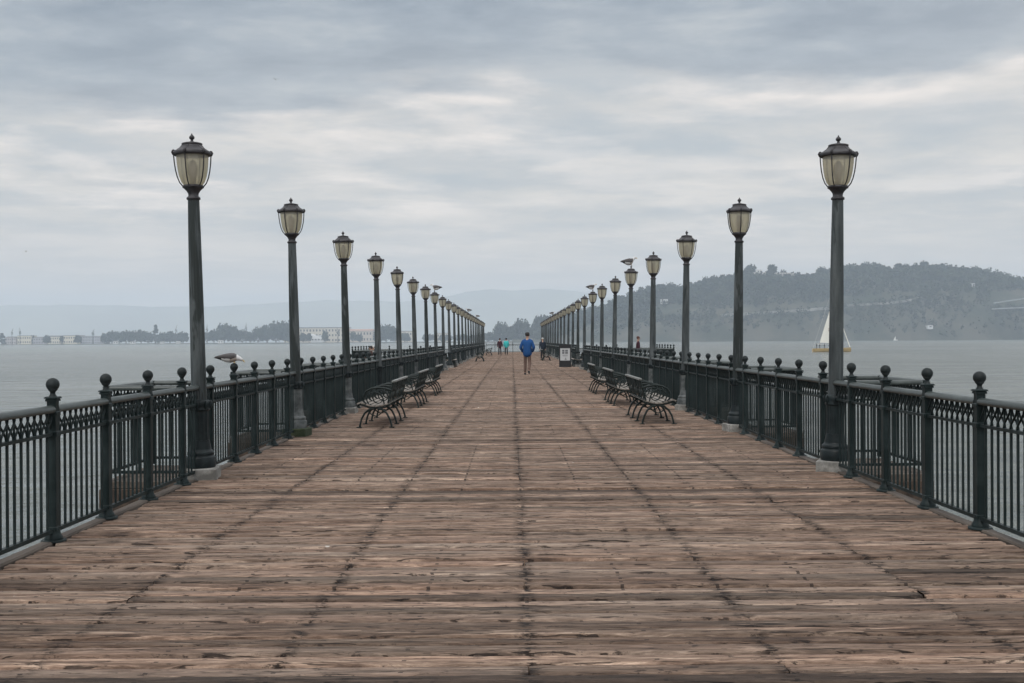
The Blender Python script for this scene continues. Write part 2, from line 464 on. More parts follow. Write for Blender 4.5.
# ------------------------------------------------------------------ deck
XL, XR = -3.47, 3.66          # railing lines
SP = 5.42 / 5                 # post spacing
D0L, D0R = 12.10, 12.41       # middle of the railing panel at the first lamps
NBAY = 6
BAY0, BAY1 = 57.0, 57.0 + NBAY * SP
BAYL, BAYR = -8.15, 8.3
def build_planks(name, d0, d1, xlo, xhi, seams, z=0.0, light_rows=()):
    V = []; Fc = []; T = []
    base = 0
    y = d0
    pitch = .165
    while y < d1:
        wdt = pitch * random.uniform(.93, 1.04)
        gap = random.choice((.018, .022, .026, .034))
        xs = [xlo + random.uniform(-.01, .01)] + [s + random.uniform(-.006, .006) for s in seams if (random.random() < (.16 if abs(s - .07) < .01 else .12))] + [xhi + random.uniform(-.01, .01)]
        light = any(abs(y - q) < pitch * .51 for q in light_rows)
        for a, b in zip(xs[:-1], xs[1:]):
            a += .003; b -= .003
            step = .07 if y < 14 else (.16 if y < 26 else (.5 if y < 60 else 3.0))
            n = max(2, int((b - a) / step))
            if y < 40: cs = [(-.5, -.075), (-.5, -.032), (-.475, -.014), (-.42, -.004), (-.25, 0), (0, -.002), (.25, 0), (.42, -.004), (.475, -.014), (.5, -.032), (.5, -.075)]
            else: cs = [(-.5, -.06), (-.5, -.016), (-.42, -.001), (.42, -.001), (.5, -.016), (.5, -.06)]
            k = len(cs)
            x = np.linspace(a, b, n + 1)
            zo = random.gauss(0, .0035); tl = random.gauss(0, .010); bow = random.gauss(0, .003)
            sd1, sd2 = random.random() * 99, random.random() * 99
            e1 = np.array([noise.noise((q * 2.2, sd1, 0)) * .5 + noise.noise((q * 9, sd1, 5)) * .5 for q in x]) if y < 40 else np.zeros(n + 1)
            e2 = np.array([noise.noise((q * 2.2, sd2, 0)) * .5 + noise.noise((q * 9, sd2, 5)) * .5 for q in x]) if y < 40 else np.zeros(n + 1)
            u = (x - a) / (b - a)
            endw = np.clip(1 - np.minimum(u, 1 - u) * (b - a) / .09, 0, 1) * random.uniform(.1, 1)
            P = np.zeros((n + 1, k, 3))
            for j, (cy_, cz) in enumerate(cs):
                ed = e1 if cy_ < 0 else e2
                inset = (np.maximum(ed, -.15) * .020 + endw * .004) * (1 if abs(cy_) > .3 else 0)
                P[:, j, 0] = x
                P[:, j, 1] = y + wdt / 2 + cy_ * (wdt - gap) - np.sign(cy_) * inset
                drop = endw * .004 + (np.abs(ed) * .006 if abs(cy_) > .3 and cz > -.02 else 0)
                P[:, j, 2] = z + zo + cz + tl * cy_ * wdt + bow * np.sin(u * math.pi) - (drop if cz > -.02 else 0)
            V.append(P.reshape(-1, 3))
            tr = min(1, max(0, random.gauss(.57, .18)))
            if light: tr = 1.25
            tg = random.random() ** 1.2; tb = random.random()
            T.append(np.tile([tr, tg, tb, 1], ((n + 1) * k, 1)))
            idx = base + np.arange((n + 1) * k).reshape(n + 1, k)
            q = np.stack([idx[:-1, :-1], idx[1:, :-1], idx[1:, 1:], idx[:-1, 1:]], -1).reshape(-1, 4)
            Fc.append(q)
            # board ends
            base += (n + 1) * k
        y += wdt
    V = np.concatenate(V); Fc = np.concatenate(Fc); T = np.concatenate(T)
    me = bpy.data.meshes.new(name)
    me.vertices.add(len(V)); me.vertices.foreach_set('co', V.ravel())
    me.loops.add(len(Fc) * 4); me.loops.foreach_set('vertex_index', Fc.ravel().astype(np.int32))
    me.polygons.add(len(Fc)); me.polygons.foreach_set('loop_start', np.arange(0, len(Fc) * 4, 4, dtype=np.int32))
    me.update(calc_edges=True)
    ca = me.color_attributes.new('tint', 'FLOAT_COLOR', 'POINT'); ca.data.foreach_set('color', T.ravel())
    me.materials.append(M['deck'])
    o = bpy.data.objects.new(name, me); col.objects.link(o)
    return o

SEAMS = (-2.25, -1.10, .07, 1.24, 2.40)
END = 138.6
dk = build_planks('pier_deck', -3, END, XL + .045, XR - .045, SEAMS, light_rows=(40.7, 33.0))
tag(dk, 'weathered brown planks laid across the pier', 'deck', kind='structure')
# wide bay decks left and right
for a, b, nm in ((BAYL - .25, XL - .20, 'left'), (XR + .20, BAYR + .25, 'right')):
    o = build_planks('bay_deck', BAY0 - .2, BAY1 + .2, a, b, (), z=-.004)
    tag(o, 'plank deck of the wide bay on the %s side' % nm, 'deck', kind='structure')
eb = MB()
for X in (XL, XR):
    y = -3.0
    while y < END:
        L = 4.9; dz = random.uniform(-.004, .004)
        eb.bbox((X + (-.02 if X < 0 else .02) + random.uniform(-.004, .004), y + L / 2 - .006, -.066 + .004 + dz), (.10, L - .012, .14), .012)
        y += L
eb.bbox((0.09, END + .12, -.045), (7.5, .24, .14), .012)
tag(eb.build('deck_edging', M['edge']), 'long timbers edging the pier deck under the railings', 'deck edge', kind='structure')
ub = MB()
for X in list(SEAMS) + [XL + .18, XR - .18]:
    ub.box((X, END / 2 - 2, -.25), (.22, END, .36))
for X in (XL + .0, XR - .0):
    ub.box((X, END / 2 - 2, -.30), (.18, END, .34))
y = 1.0
while y < END:
    ub.box((.09, y, -.62), (7.5, .34, .36))
    y += 5.42
ub.box((.09, END / 2 - 2, -.105), (6.7, END, .02))  # added dark sheet below the planks, keeps the gaps dark
for sgn, bx0, bx1 in ((-1, BAYL - .2, XL - .15), (1, XR + .15, BAYR + .2)):
    ub.box(((bx0 + bx1) / 2, (BAY0 + BAY1) / 2, -.25), (abs(bx1 - bx0), BAY1 - BAY0 + .3, .36))
tag(ub.build('deck_beams', M['pile']), 'dark timber beams and added gap-darkening sheet under the pier deck', 'beams', kind='structure')
pil = None
for i in range(14):
    for X in (-3.2, .1, 3.4):
        if pil is None:
            pb = MB(); pb.lathe([(.19, -3.6), (.18, 0)], 14); pil = pb.build('timber_pile', M['pile']); o = pil
        else:
            o = pil.copy(); col.objects.link(o)
        o.location = (X, 6 + i * 10.0, -.80)
        tag(o, 'round dark timber pile holding up the pier from the water', 'pile', 'timber piles under the pier')

# ------------------------------------------------------------------ railing pieces
def post_meshes():
    p = MB()
    p.lathe([(.092, 0), (.092, .014), (.085, .018)], 12)
    p.lathe([(.066, .018), (.066, .035), (.050, .06), (.047, .10)], 12)
    c = .041
    def sq(w, z0, z1):
        b = w * .28
        p.bbox((0, 0, (z0 + z1) / 2), (w * 2, w * 2, z1 - z0), b * .5)
    c = .034; sq(c, .03, 1.075); sq(c + .010, .795, .835); sq(c + .010, .955, .985); sq(c + .006, .085, .115)
    sq(c + .010, 1.060, 1.080); sq(c + .017, 1.081, 1.095)
    post = p.mesh('post', [M['iron']])
    b = MB()
    b.lathe([(.030, 1.095), (.024, 1.105), (.018, 1.118), (.022, 1.132), (.036, 1.146)] +
            [(.050 * math.cos(a), 1.186 + .050 * math.sin(a)) for a in [R(x) for x in (-48, -30, -12, 6, 24, 42, 60, 76, 88)]], 14)
    return post, b.mesh('ball_finial', [M['ball']])
PM, BM = post_meshes()
def panel_meshes(L, ztop=1.03):
    a = MB(); s = .034
    nb = max(3, round((L) / .1084)); st = L / nb
    a.box((0, L / 2, .085), (.034, L - 2 * s, .030))
    a.box((0, L / 2, .812), (.038, L - 2 * s, .024))
    for i in range(1, nb):
        a.box((0, i * st, .45), (.016, .016, .70))
        a.box((0, i * st, .905), (.012, .012, .162))
    bal = a.mesh('panel', [M['iron']])
    h = MB()
    n = 10
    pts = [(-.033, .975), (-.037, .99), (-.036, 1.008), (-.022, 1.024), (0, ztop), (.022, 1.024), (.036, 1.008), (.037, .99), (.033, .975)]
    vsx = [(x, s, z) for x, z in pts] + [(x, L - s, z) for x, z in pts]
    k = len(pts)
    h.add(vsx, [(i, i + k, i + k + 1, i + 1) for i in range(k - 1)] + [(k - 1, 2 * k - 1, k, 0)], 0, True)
    hr = h.mesh('handrail', [M['iron_lit_top']])
    l = MB()
    for i in range(nb):
        y0, y1 = i * st, (i + 1) * st
        if i == 0: y0 += s * .6
        if i == nb - 1: y1 -= s * .6
        for (p, q) in ((y0, y1), (y1, y0)):
            path = []
            for j in range(7):
                u = j / 6; e = .5 - .5 * math.cos(math.pi * u)
                path.append((.006 if p < q else -.006, p + (q - p) * e, .824 + .151 * u))
            l.tube(path, .0085, 5, flat=1.0, caps=False)
    return bal, hr, l.mesh('lattice_band', [M['iron']])
PAN = {}
def get_panel(L):
    k = round(L, 3)
    if k not in PAN: PAN[k] = panel_meshes(L)
    return PAN[k]

def railing(label, runs, group=None, balls=True, first_post=True, name='railing'):
    """runs: list of (start xy, unit direction xy, number of panels, panel length)"""
    x0, y0 = runs[0][0]
    root = empty(name, (x0, y0, 0)); 
    tag(root, label, 'railing', group)
    for ri, ((sx_, sy_), (dx, dy), n, L) in enumerate(runs):
        ang = math.atan2(-dx, dy)
        bal, hr, lat = get_panel(L)
        for i in range(n + 1):
            px, py = sx_ + dx * L * i - x0, sy_ + dy * L * i - y0
            if i > 0 or ri == 0:
                po = link('post', PM, root, (px, py, 0), ang)
                if balls: link('ball_finial', BM, po)
            if i < n:
                pa = link('panel', bal, root, (px, py, 0), ang)
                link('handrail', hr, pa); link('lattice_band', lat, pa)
    return root

for (X, d0, sd_) in ((XL, D0L, 'left'), (XR, D0R, 'right')):
    s0 = d0 - SP / 2 - 8 * SP
    n1 = int((BAY0 - s0) / SP)
    railing('dark green ball-topped railing on the %s, from the foreground to the wide bay' % sd_, [((X, s0), (0, 1), n1, SP)], 'railings along the pier edges')
    e1 = s0 + n1 * SP
    bx = BAYL if X < 0 else BAYR
    g = 1 if X > 0 else -1
    wspan = abs(bx - X); nw = round(wspan / SP)
    LW = wspan / nw
    railing('railing around the wide bay on the %s of the pier' % sd_,
            [((X + g * .03, e1 + .15), (g, 0), nw, LW - .03 / nw), ((bx, e1 + .15), (0, 1), NBAY, SP), ((bx, e1 + .15 + NBAY * SP), (-g, 0), nw, LW - .03 / nw)],
            'railings along the pier edges')
    s1 = e1 + NBAY * SP + .30
    n2 = int((END - s1) / SP)
    railing('far dark railing on the %s, from the wide bay to the pier end' % sd_, [((X, s1), (0, 1), n2, (END - s1) / n2)], 'railings along the pier edges')
nE = 6; LE = (XR - XL - .4) / nE
railing('low railing across the far end of the pier behind the walkers', [((XL + .2, END), (1, 0), nE, LE)], 'railings along the pier edges')

# ------------------------------------------------------------------ small look-out bays outside the railing
def lookout(side, d, nm):
    g = -1 if side == 'left' else 1
    X0 = XL - .13 if g < 0 else XR + .13
    X1 = -4.42 if g < 0 else 4.62
    y0, y1 = d - .15, d + 1.45
    root = empty('lookout_platform', (X0, y0, 0))
    p = MB(); n = 11; wd = (y1 - y0) / n
    for i in range(n):
        p.bbox(((X1 - X0) / 2, wd * (i + .5), -.05 + random.uniform(-.004, .004)), (abs(X1 - X0) + .12, wd - .012, .07), .006)
    p.build('platform', M['edge'], root)
    f = MB()
    f.box(((X1 - X0) / 2, -.03, -.26), (abs(X1 - X0) + .1, .08, .34)); f.box(((X1 - X0) / 2, y1 - y0 + .03, -.26), (abs(X1 - X0) + .1, .08, .34))
    f.box((X1 - X0 + g * .02, (y1 - y0) / 2, -.27), (.08, y1 - y0 - .02, .32))
    f.build('fascia', M['pile'], root)
    pl = MB(); pl.lathe([(.17, 0), (.16, 3.2)], 12)
    for yy in (.2, y1 - y0 - .2): pl.build('pile', M['pile'], root, (X1 - X0 - g * .12, yy, -3.5))
    L1 = abs(X1 - X0) - .02; L2 = y1 - y0 - .1
    for (px, py, ang, L) in ((g * .02, .05, -g * math.pi / 2, L1), (g * .02, .05 + L2, -g * math.pi / 2, L1), (g * (L1 + .02), .05, 0, L2)):
        bal, hr, lat = get_panel(L)
        pa = link('panel', bal, root, (px, py, .0), ang)
        link('handrail', hr, pa); link('lattice_band', lat, pa)
    q = MB(); q.bbox((0, 0, .52), (.075, .075, 1.02), .01)
    qm = q.mesh('post', [M['iron']])
    for py in (.05, .05 + L2): link('post', qm, root, (g * (L1 + .02), py, 0))
    tag(root, 'small railed platform outside the %s railing at %s' % (side, nm), 'lookout platform', 'look-out platforms along both railings')
ORD = ['nearest', 'second', 'third', 'fourth', 'fifth', 'sixth', 'seventh', 'eighth', 'ninth', 'tenth', 'eleventh', 'twelfth', 'thirteenth',
       'fourteenth', 'fifteenth', 'sixteenth', 'seventeenth', 'eighteenth', 'nineteenth', 'twentieth', 'twenty-first', 'twenty-second', 'twenty-third', 'farthest']
for i in range(8):
    nm = 'the %s lamp' % ORD[i]
    lookout('left', D0L + i * 5.42, nm); lookout('right', D0R + i * 5.42, nm)

# ------------------------------------------------------------------ street lamps
def make_lamp():
    root = empty('street_lamp')
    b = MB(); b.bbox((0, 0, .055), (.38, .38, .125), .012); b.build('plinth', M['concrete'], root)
    b = MB()
    b.lathe([(.158, .118), (.160, .13), (.160, .225), (.150, .24), (.138, .246), (.146, .262), (.146, .285), (.134, .300), (.118, .31),
             (.118, .33), (.108, .37), (.101, .42)], 24)
    b.lathe([(.101, .42), (.098, .50), (.099, .62), (.103, .74)], 48, flute=12, fd=.10)
    b.build('pedestal', M['base'], root)
    b = MB()
    b.lathe([(.104, .74), (.116, .748), (.116, .765), (.106, .78), (.112, .80), (.118, .83), (.106, .852), (.096, .86)], 24)
    for k in range(8):   # leaf ornaments
        a = 2 * math.pi * k / 8
        r = Matrix.Rotation(a, 3, 'Z')
        b.tube([r @ Vector((.106, 0, .765)), r @ Vector((.122, 0, .80)), r @ Vector((.129, 0, .835)), r @ Vector((.116, 0, .855))], [.016, .020, .016, .007], 6)
    b.build('collar', M['base'], root)
    b = MB(); b.lathe([(.083, .86), (.081, 1.3), (.076, 2.0), (.068, 2.7), (.062, 3.075)], 60, flute=15, fd=.085)
    b.build('pole', M['pole'], root)
    hd = MB()
    hd.lathe([(.066, 3.07), (.075, 3.076), (.075, 3.096), (.064, 3.104), (.055, 3.115), (.058, 3.145), (.075, 3.175), (.098, 3.20), (.116, 3.212),
              (.116, 3.232), (.104, 3.24)], 24)
    hd.build('lantern_neck', M['lantern'], root)
    gl = MB()
    prof = [(.098, 3.236), (.127, 3.28), (.147, 3.34), (.160, 3.41), (.168, 3.48), (.172, 3.54), (.172, 3.59)]
    gl.lathe(prof, 24)
    gl.f.pop(); gl.m.pop(); gl.s.pop(); gl.f.pop(); gl.m.pop(); gl.s.pop()
    g = gl.build('lantern_glass', M['glass'], root)
    bl = MB(); bl.lathe([(.030, 3.24), (.034, 3.33), (.052, 3.38), (.055, 3.43), (.045, 3.48), (.022, 3.52), (.004, 3.535)], 12)
    bl_ = bl.build('bulb', M['bulb'], g)
    rb = MB()
    for k in range(6):
        a = 2 * math.pi * k / 6 + R(15)
        r = Matrix.Rotation(a, 3, 'Z')
        path = [(.110, 3.225), (.143, 3.268), (.166, 3.33), (.183, 3.41), (.194, 3.50), (.201, 3.60)]
        rb.tube([r @ Vector((x, 0, z)) for x, z in path], .0075, 6)
        rb.tube([r @ Vector((x, 0, z)) for x, z in ((.178, 3.588), (.205, 3.592), (.214, 3.615), (.206, 3.637), (.190, 3.640))], [.010, .013, .014, .011, .008], 6)
    rb.build('lantern_ribs', M['lantern'], root)
    cr = MB()
    cr.lathe([(.168, 3.578), (.196, 3.582), (.203, 3.594), (.203, 3.618), (.192, 3.628), (.176, 3.637), (.156, 3.652), (.134, 3.667), (.118, 3.682), (.110, 3.700)], 24)
    cr.lathe([(.106, 3.700), (.112, 3.703), (.112, 3.722), (.094, 3.728), (.05, 3.738), (.024, 3.744)], 24)
    for k in range(6):
        a = 2 * math.pi * k / 6 + R(15); r = Matrix.Rotation(a, 3, 'Z')
        cr.tube([r @ Vector((x, 0, z)) for x, z in ((.196, 3.626), (.165, 3.640), (.128, 3.668), (.108, 3.695))], .009, 5)
    c = cr.build('lantern_crown', M['lantern'], root)
    fi = MB(); fi.lathe([(.022, 3.742), (.016, 3.756), (.013, 3.766), (.026, 3.776), (.031, 3.792), (.024, 3.808), (.010, 3.822), (.006, 3.835), (.001, 3.842)], 12)
    fi_ = fi.build('finial', M['lantern'], c)
    for c in {o_ for o_ in list(root.children) + [g, fi_]}:
        for v in c.data.vertices:
            if v.co.z > 3.03: v.co.z = 3.03 + (v.co.z - 3.03) * .953
    bl_.data.transform(Matrix.Translation((0, 0, -.02)))
    return root
lamp0 = make_lamp()
def recolor(o, name, mt):
    for c in o.children:
        if c.name.split('.')[0] == name:
            c.data = c.data.copy(); c.data.materials[0] = mt
lamps = {}
first = True
LOOK = {('left', 0): 'dark pedestal on a pale concrete block', ('left', 1): 'black green moss on its foot', ('left', 2): 'chalky grey foot',
        ('right', 0): 'dark bell foot on a grey block', ('right', 4): 'gull on its top', ('right', 7): 'gull on its top', ('left', 7): 'gull on its top'}
for side, X, d0, lean in (('left', XL + .03, 12.15, -.0210), ('right', XR, 12.5, .0160)):
    for i in range(24):
        o = lamp0 if first else copy_tree(lamp0); first = False
        o.location = (X, d0 + i * 5.42, 0)
        ex = 0 if i < 4 else random.gauss(0, .003)
        o.rotation_euler = (random.gauss(0, .002), lean * (1 if i < 3 else .85) + ex, R(random.uniform(-20, 20)) if i else (R(8) if side == 'left' else R(-22)))
        ext = LOOK.get((side, i))
        tag(o, 'green iron street lamp, %s in the %s row%s' % (ORD[i], side, ', ' + ext if ext else ''), 'street lamp', 'street lamps in two rows along the pier')
        lamps[(side, i)] = o
bpy.context.view_layer.update()
pedpale = lamps[('left', 2)]
for key in list(lamps):
    s_, i_ = key
    o = lamps[key]
    if key == ('left', 1):
        recolor(o, 'pedestal', M['base_pale']); recolor(o, 'plinth', M['concrete_mossy'])
    elif (i_ * 7 + (3 if s_ == 'left' else 1)) % 3 != 0 and i_ >= 2 or key == ('right', 2):
        recolor(o, 'pedestal', M['base_pale'])

# ------------------------------------------------------------------ benches
BL = 2.45
def make_bench():
    root = empty('park_bench')
    lf = MB()
    for s in (0,):
        lf.tube([(.29, 0, .33), (.37, 0, .315), (.45, 0, .25), (.505, 0, .15), (.53, 0, .05), (.535, 0, .012)], [.026, .024, .021, .019, .019, .022], 7, flat=.9)
        lf.tube([(.23, 0, .33), (.15, 0, .315), (.07, 0, .25), (.02, 0, .15), (-.01, 0, .05), (-.015, 0, .012)], [.026, .024, .021, .019, .019, .022], 7, flat=.9)
        lf.tube([(.12, 0, .30), (.20, 0, .22), (.26, 0, .20), (.32, 0, .22), (.40, 0, .29)], .011, 6)
        lf.tube([(.00, 0, .40), (.10, 0, .355), (.26, 0, .335), (.42, 0, .365), (.52, 0, .40), (.565, 0, .385), (.575, 0, .35)], [.016] * 7, 7)
        lf.tube([(.27, 0, .33), (.35, 0, .40), (.46, 0, .39)], .010, 5)
        lf.tube([(.06, 0, .37), (.03, 0, .50), (-.01, 0, .64), (-.05, 0, .775)], .015, 7)
        lf.box((.545, 0, .008), (.09, .05, .016)); lf.box((-.02, 0, .008), (.09, .05, .016))
    lm = lf.mesh('leg_frame', [M['bench_iron']])
    am = MB()
    am.tube([(.41, 0, .39), (.47, 0, .46), (.475, 0, .55), (.42, 0, .63), (.33, 0, .675), (.21, 0, .69), (.09, 0, .675), (-.02, 0, .64)], [.018] * 8, 7)
    am.tube([(.38, 0, .40), (.415, 0, .48), (.40, 0, .55), (.34, 0, .60), (.26, 0, .615), (.18, 0, .58), (.13, 0, .50), (.11, 0, .40)], [.013] * 8, 6)
    am.tube([(.22 + .085 * math.cos(a), 0, .505 + .085 * math.sin(a)) for a in [R(q) for q in range(-90, 271, 30)]], .008, 5)
    arm = am.mesh('armrest', [M['bench_iron']])
    for k in range(4):
        yy = -BL / 2 + .03 + k * (BL - .06) / 3
        link('leg_frame', lm, root, (0, yy, 0)); link('armrest', arm, root, (0, yy, 0))
    st = MB()
    for (x, z, tilt) in ((.075, .395, -14), (.155, .374, -10), (.235, .362, -4), (.315, .366, 5), (.395, .384, 11), (.475, .408, 12), (.548, .412, -20)):
        st.box((x, 0, z + .012), (.066, BL, .022), 0, Matrix.Rotation(R(-tilt), 3, 'Y'))
    st.build('seat', M['bench_wood'], root)
    bk = MB()
    nm = 9; sp = (BL - .06) / nm
    def bp(y, u): return (.045 - .085 * u, y, .42 + .365 * u)
    bk.tube([bp(-BL / 2, .03), bp(BL / 2, .03)], .011, 6)
    for i in range(nm):
        y0 = -BL / 2 + .03 + i * sp
        for (p, q) in ((y0, y0 + sp), (y0 + sp, y0)):
            bk.tube([bp(p + (q - p) * (.5 - .5 * math.cos(math.pi * u)), u) for u in (0, .1, .2, .35, .5, .65, .8, .9, 1)], .0105, 6)
        bk.tube([bp(y0 + sp / 2 + sp * .16 * math.cos(a), .80 + .15 * math.sin(a)) for a in [R(q) for q in range(0, 361, 45)]], .006, 5)
    b = bk.build('backrest', M['bench_iron'], root)
    tr = MB(); tr.bbox((0, 0, 0), (.05, BL, .034), .008)
    t_ = tr.build('top_rail', M['bench_top'], b, (-.045, 0, .797))
    return root
bench0 = make_bench()
blist = []
for i in range(3):
    nm = ('nearest', 'middle', 'last')[i]
    blist.append((-2.10, 12.05 + 5.42 * (1.5 + i), math.pi, 'slatted iron bench facing the water, %s of the three near benches on the left' % nm))
    blist.append((2.30, D0R + 5.42 * (1.5 + i), 0, 'slatted iron bench facing the water, %s of the three near benches on the right' % nm))
blist += [(-3.75, 62.3, 0, 'iron bench facing the walkway at the mouth of the left wide bay'),
          (3.98, 62.2, math.pi, 'iron bench facing the walkway beside the framed sign'),
          (-2.05, 79.0, math.pi, 'distant iron bench on the left, nearer of the two past the wide bay'),
          (-2.05, 110.0, math.pi, 'distant iron bench on the left, farther of the two past the wide bay'),
          (2.25, 81.0, 0, 'distant iron bench on the right behind the man in the blue jacket'),
          (-7.55, 61.0, math.pi, 'iron bench at the outer railing of the left wide bay under the seated pair')]
for i, (x, y, rz, lb) in enumerate(blist):
    o = bench0 if i == 0 else copy_tree(bench0)
    o.location = (x, y, .004); o.rotation_euler.z = rz
    tag(o, lb, 'bench', 'iron benches on the pier')

# ------------------------------------------------------------------ sign board
root = empty('sign_stand', (2.93, 60.8, 0), R(-2)); tag(root, 'black framed sign stand with white notice at the right bench', 'sign')
M['black'] = mat('black_paint', (.012, .012, .014), .5)
M['white_board'] = mat('notice_white', (.50, .51, .52), .5)
M['ink'] = mat('notice_ink', (.12, .125, .135), .6)
s = MB()
s.bbox((-.30, 0, .63), (.06, .08, 1.24), .01); s.bbox((.30, 0, .63), (.06, .08, 1.24), .01)
s.box((0, 0, 1.14), (.54, .07, .20)); s.box((0, 0, .19), (.54, .07, .34)); s.box((0, 0, .02), (.70, .40, .035))
s.build('frame', M['black'], root)
s = MB(); s.box((0, 0, .69), (.54, .04, .70)); pn = s.build('notice', M['white_board'], root)
s = MB()
for (x, z, a, b) in ((-.10, 1.00, .13, .10), (.08, 1.00, .15, .10), (-.10, .88, .13, .10), (.08, .88, .15, .10), (0, .76, .30, .02), (0, .71, .26, .02)):
    s.box((x, -.023, z - .10), (a, .006, b))
s.box((.03, -.023, .43), (.12, .006, .03)); s.box((.03, -.023, .46), (.03, .006, .12))
s.build('lettering', M['ink'], pn)

# ------------------------------------------------------------------ people
SKIN = mat('skin', (.42, .26, .19), .5)
DARKH = mat('dark_hair', (.018, .014, .012), .7)
EYE_M = mat('eye', (.02, .015, .012), .3)
def cloth(name, c):
    mt = mat(name, c, .85, spec=.2); t = NT(mt)
    n = t.noise(t.coords((1, 1, 1)), 14, 4, .6)
    t.l(t.mix(t.math('MULTIPLY', n, .55), c, tuple(x * .45 for x in c)), t.b.inputs['Base Color'])
    t.l(t.bump(n, .6, .03), t.b.inputs['Normal'])
    return mt
def person(name, loc, rz, h, top, trouser, shoe, label, pose='stand', hat=None, hatm=None, head_yaw=0, group=None, hands='down', bulk=1.0, arms=None):
    """local +y is the way the person faces"""
    S = h / 1.80
    root = empty(name, loc, rz); root.scale = (S, S, S)
    tag(root, label, 'person', group)
    V = Vector
    # joints
    if pose == 'sit':
        pel = V((0, 0, .50)); hipz = .50
        legs = [[V((s * .09, .0, .50)), V((s * .11, .42, .50)), V((s * .11, .46, .08)), V((s * .11, .60, .04))] for s in (-1, 1)]
    elif pose == 'walk':
        pel = V((0, 0, .95))
        legs = [[V((-.09, 0, .92)), V((-.10, .06, .50)), V((-.10, -.01, .09)), V((-.11, .16, .035))],
                [V((.09, 0, .92)), V((.10, -.02, .49)), V((.095, -.33, .19)), V((.10, -.24, .07))]]
    else:
        pel = V((0, 0, .95))
        legs = [[V((s * .09, 0, .92)), V((s * .10, .02, .50)), V((s * .11, 0, .09)), V((s * .13, .16, .035))] for s in (-1, 1)]
    z0 = pel.z
    lean = .10 if pose == 'lean' else 0
    sp1 = pel + V((0, lean, .20)); ch = pel + V((0, lean * 2.2, .42)); nk = pel + V((0, lean * 2.8, .57))
    h1 = nk + V((0, .015 + lean * .4, .07)); h2 = h1 + V((0, .012, .075)); h3 = h2 + V((0, -.005, .075))
    arms_ = []
    for s in (-1, 1):
        sh = ch + V((s * .19, 0, .05))
        if hands == 'pocket':
            el = sh + V((s * .095, -.05, -.28)); wr = sh + V((s * .0, .13, -.46)); hd = wr + V((-s * .06, .02, -.05))
        elif hands == 'rail':
            el = sh + V((s * .06, .12, -.26)); wr = el + V((-s * .03, .22, .02)); hd = wr + V((0, .09, -.01))
        elif hands == 'lap':
            el = sh + V((s * .06, .05, -.28)); wr = el + V((-s * .06, .24, -.03)); hd = wr + V((-s * .01, .09, -.01))
        else:
            el = sh + V((s * .05, -.02 + s * .03, -.28)); wr = el + V((s * .01, .05 + s * .04, -.25)); hd = wr + V((0, .02, -.09))
        arms_.append((sh, el, wr, hd, s))
    # body: one continuous surface
    vs = [pel, sp1, ch, nk, h1, h2, h3]; rad = [(.145, .105), (.135, .10), (.155, .105), .052, (.066, .078), (.078, .096), (.066, .080)]
    ed = [(0, 1), (1, 2), (2, 3), (3, 4), (4, 5), (5, 6)]
    def chain(start, pts, rs):
        p = start
        for q, r in zip(pts, rs):
            vs.append(q); rad.append(r); ed.append((p, len(vs) - 1)); p = len(vs) - 1
        return p
    for L in legs: chain(0, L, (.085, .058, .040, .034))
    hands_v = []
    for (sh, el, wr, hd, s) in arms_:
        chain(2, (sh, el, wr), (.055, .042, .028))
    me = skin(vs, ed, rad, 1)
    bm_parts = [me]
    # face: nose, ears; eyes and mouth
    yaw = Matrix.Rotation(head_yaw, 3, 'Z')
    fb = MB()
    hp = lambda x, y, z: h2 + yaw @ V((x, y, z))
    fb.loft([(0, 0, 0, .001, .001)], 3) if False else None
    fb.tube([hp(0, .088, .02), hp(0, .112, -.012), hp(0, .092, -.030)], [.008, .016, .010], 6)
    for s in (-1, 1):
        fb.tube([hp(s * .078, .0, .02), hp(s * .092, -.012, .01), hp(s * .080, 0, -.025)], [.010, .016, .008], 6)
    # hands with five fingers each
    for (sh, el, wr, hd, s) in arms_:
        d = (hd - wr).normalized(); side = d.cross(V((0, 0, 1)) if abs(d.z) < .8 else V((0, 1, 0))).normalized()
        palm = wr + d * .075
        fb.tube([wr - d * .01, wr + d * .03, palm], [.026, .036, .034], 8, flat=.5)
        for k, (o_, ln) in enumerate(((-.027, .062), (-.009, .074), (.009, .070), (.027, .054))):
            a = palm + side * o_
            nrm = d.cross(side)
            fb.tube([a - d * .01, a + d * ln * .5, a + d * ln * .85 + nrm * .018], [.0095, .0085, .007], 6)
        a = wr + d * .028 + side * .032
        fb.tube([a, a + side * .028 + d * .020, a + side * .034 + d * .050], [.012, .010, .008], 6)
    b2 = fb.mesh('x', [SKIN])
    import bmesh
    bm = bmesh.new(); bm.from_mesh(me); bm.from_mesh(b2)
    out = bpy.data.meshes.new('body'); bm.to_mesh(out); bm.free()
    out.materials.append(SKIN)
    for p in out.polygons: p.use_smooth = True; p.material_index = 0
    body = link('body', out, root)
    ey = MB()
    for s in (-1, 1): ey.lathe([(.001, -.008), (.008, -.004), (.010, 0), (.008, .004), (.001, .008)], 8, hp(s * .030, .086, .016))
    ey.build('eyes', EYE_M, root)
    mo = MB(); mo.box(hp(0, .084, -.048), (.045, .010, .008), 0, yaw); mo.build('mouth', mat('lips', (.25, .10, .09), .5), root)
    # jacket
    B = bulk
    jv = [pel + V((0, 0, -.24)), pel + V((0, 0, .04)), sp1, ch + V((0, 0, -.02)), nk + V((0, 0, .03))]
    jr = [(.185 * B, .155 * B), (.185 * B, .15 * B), (.175 * B, .14 * B), (.17 * B, .135 * B), (.082, .082)]
    if pose == 'sit': jv[0] = pel + V((0, .03, -.02))
    je = [(0, 1), (1, 2), (2, 3), (3, 4)]
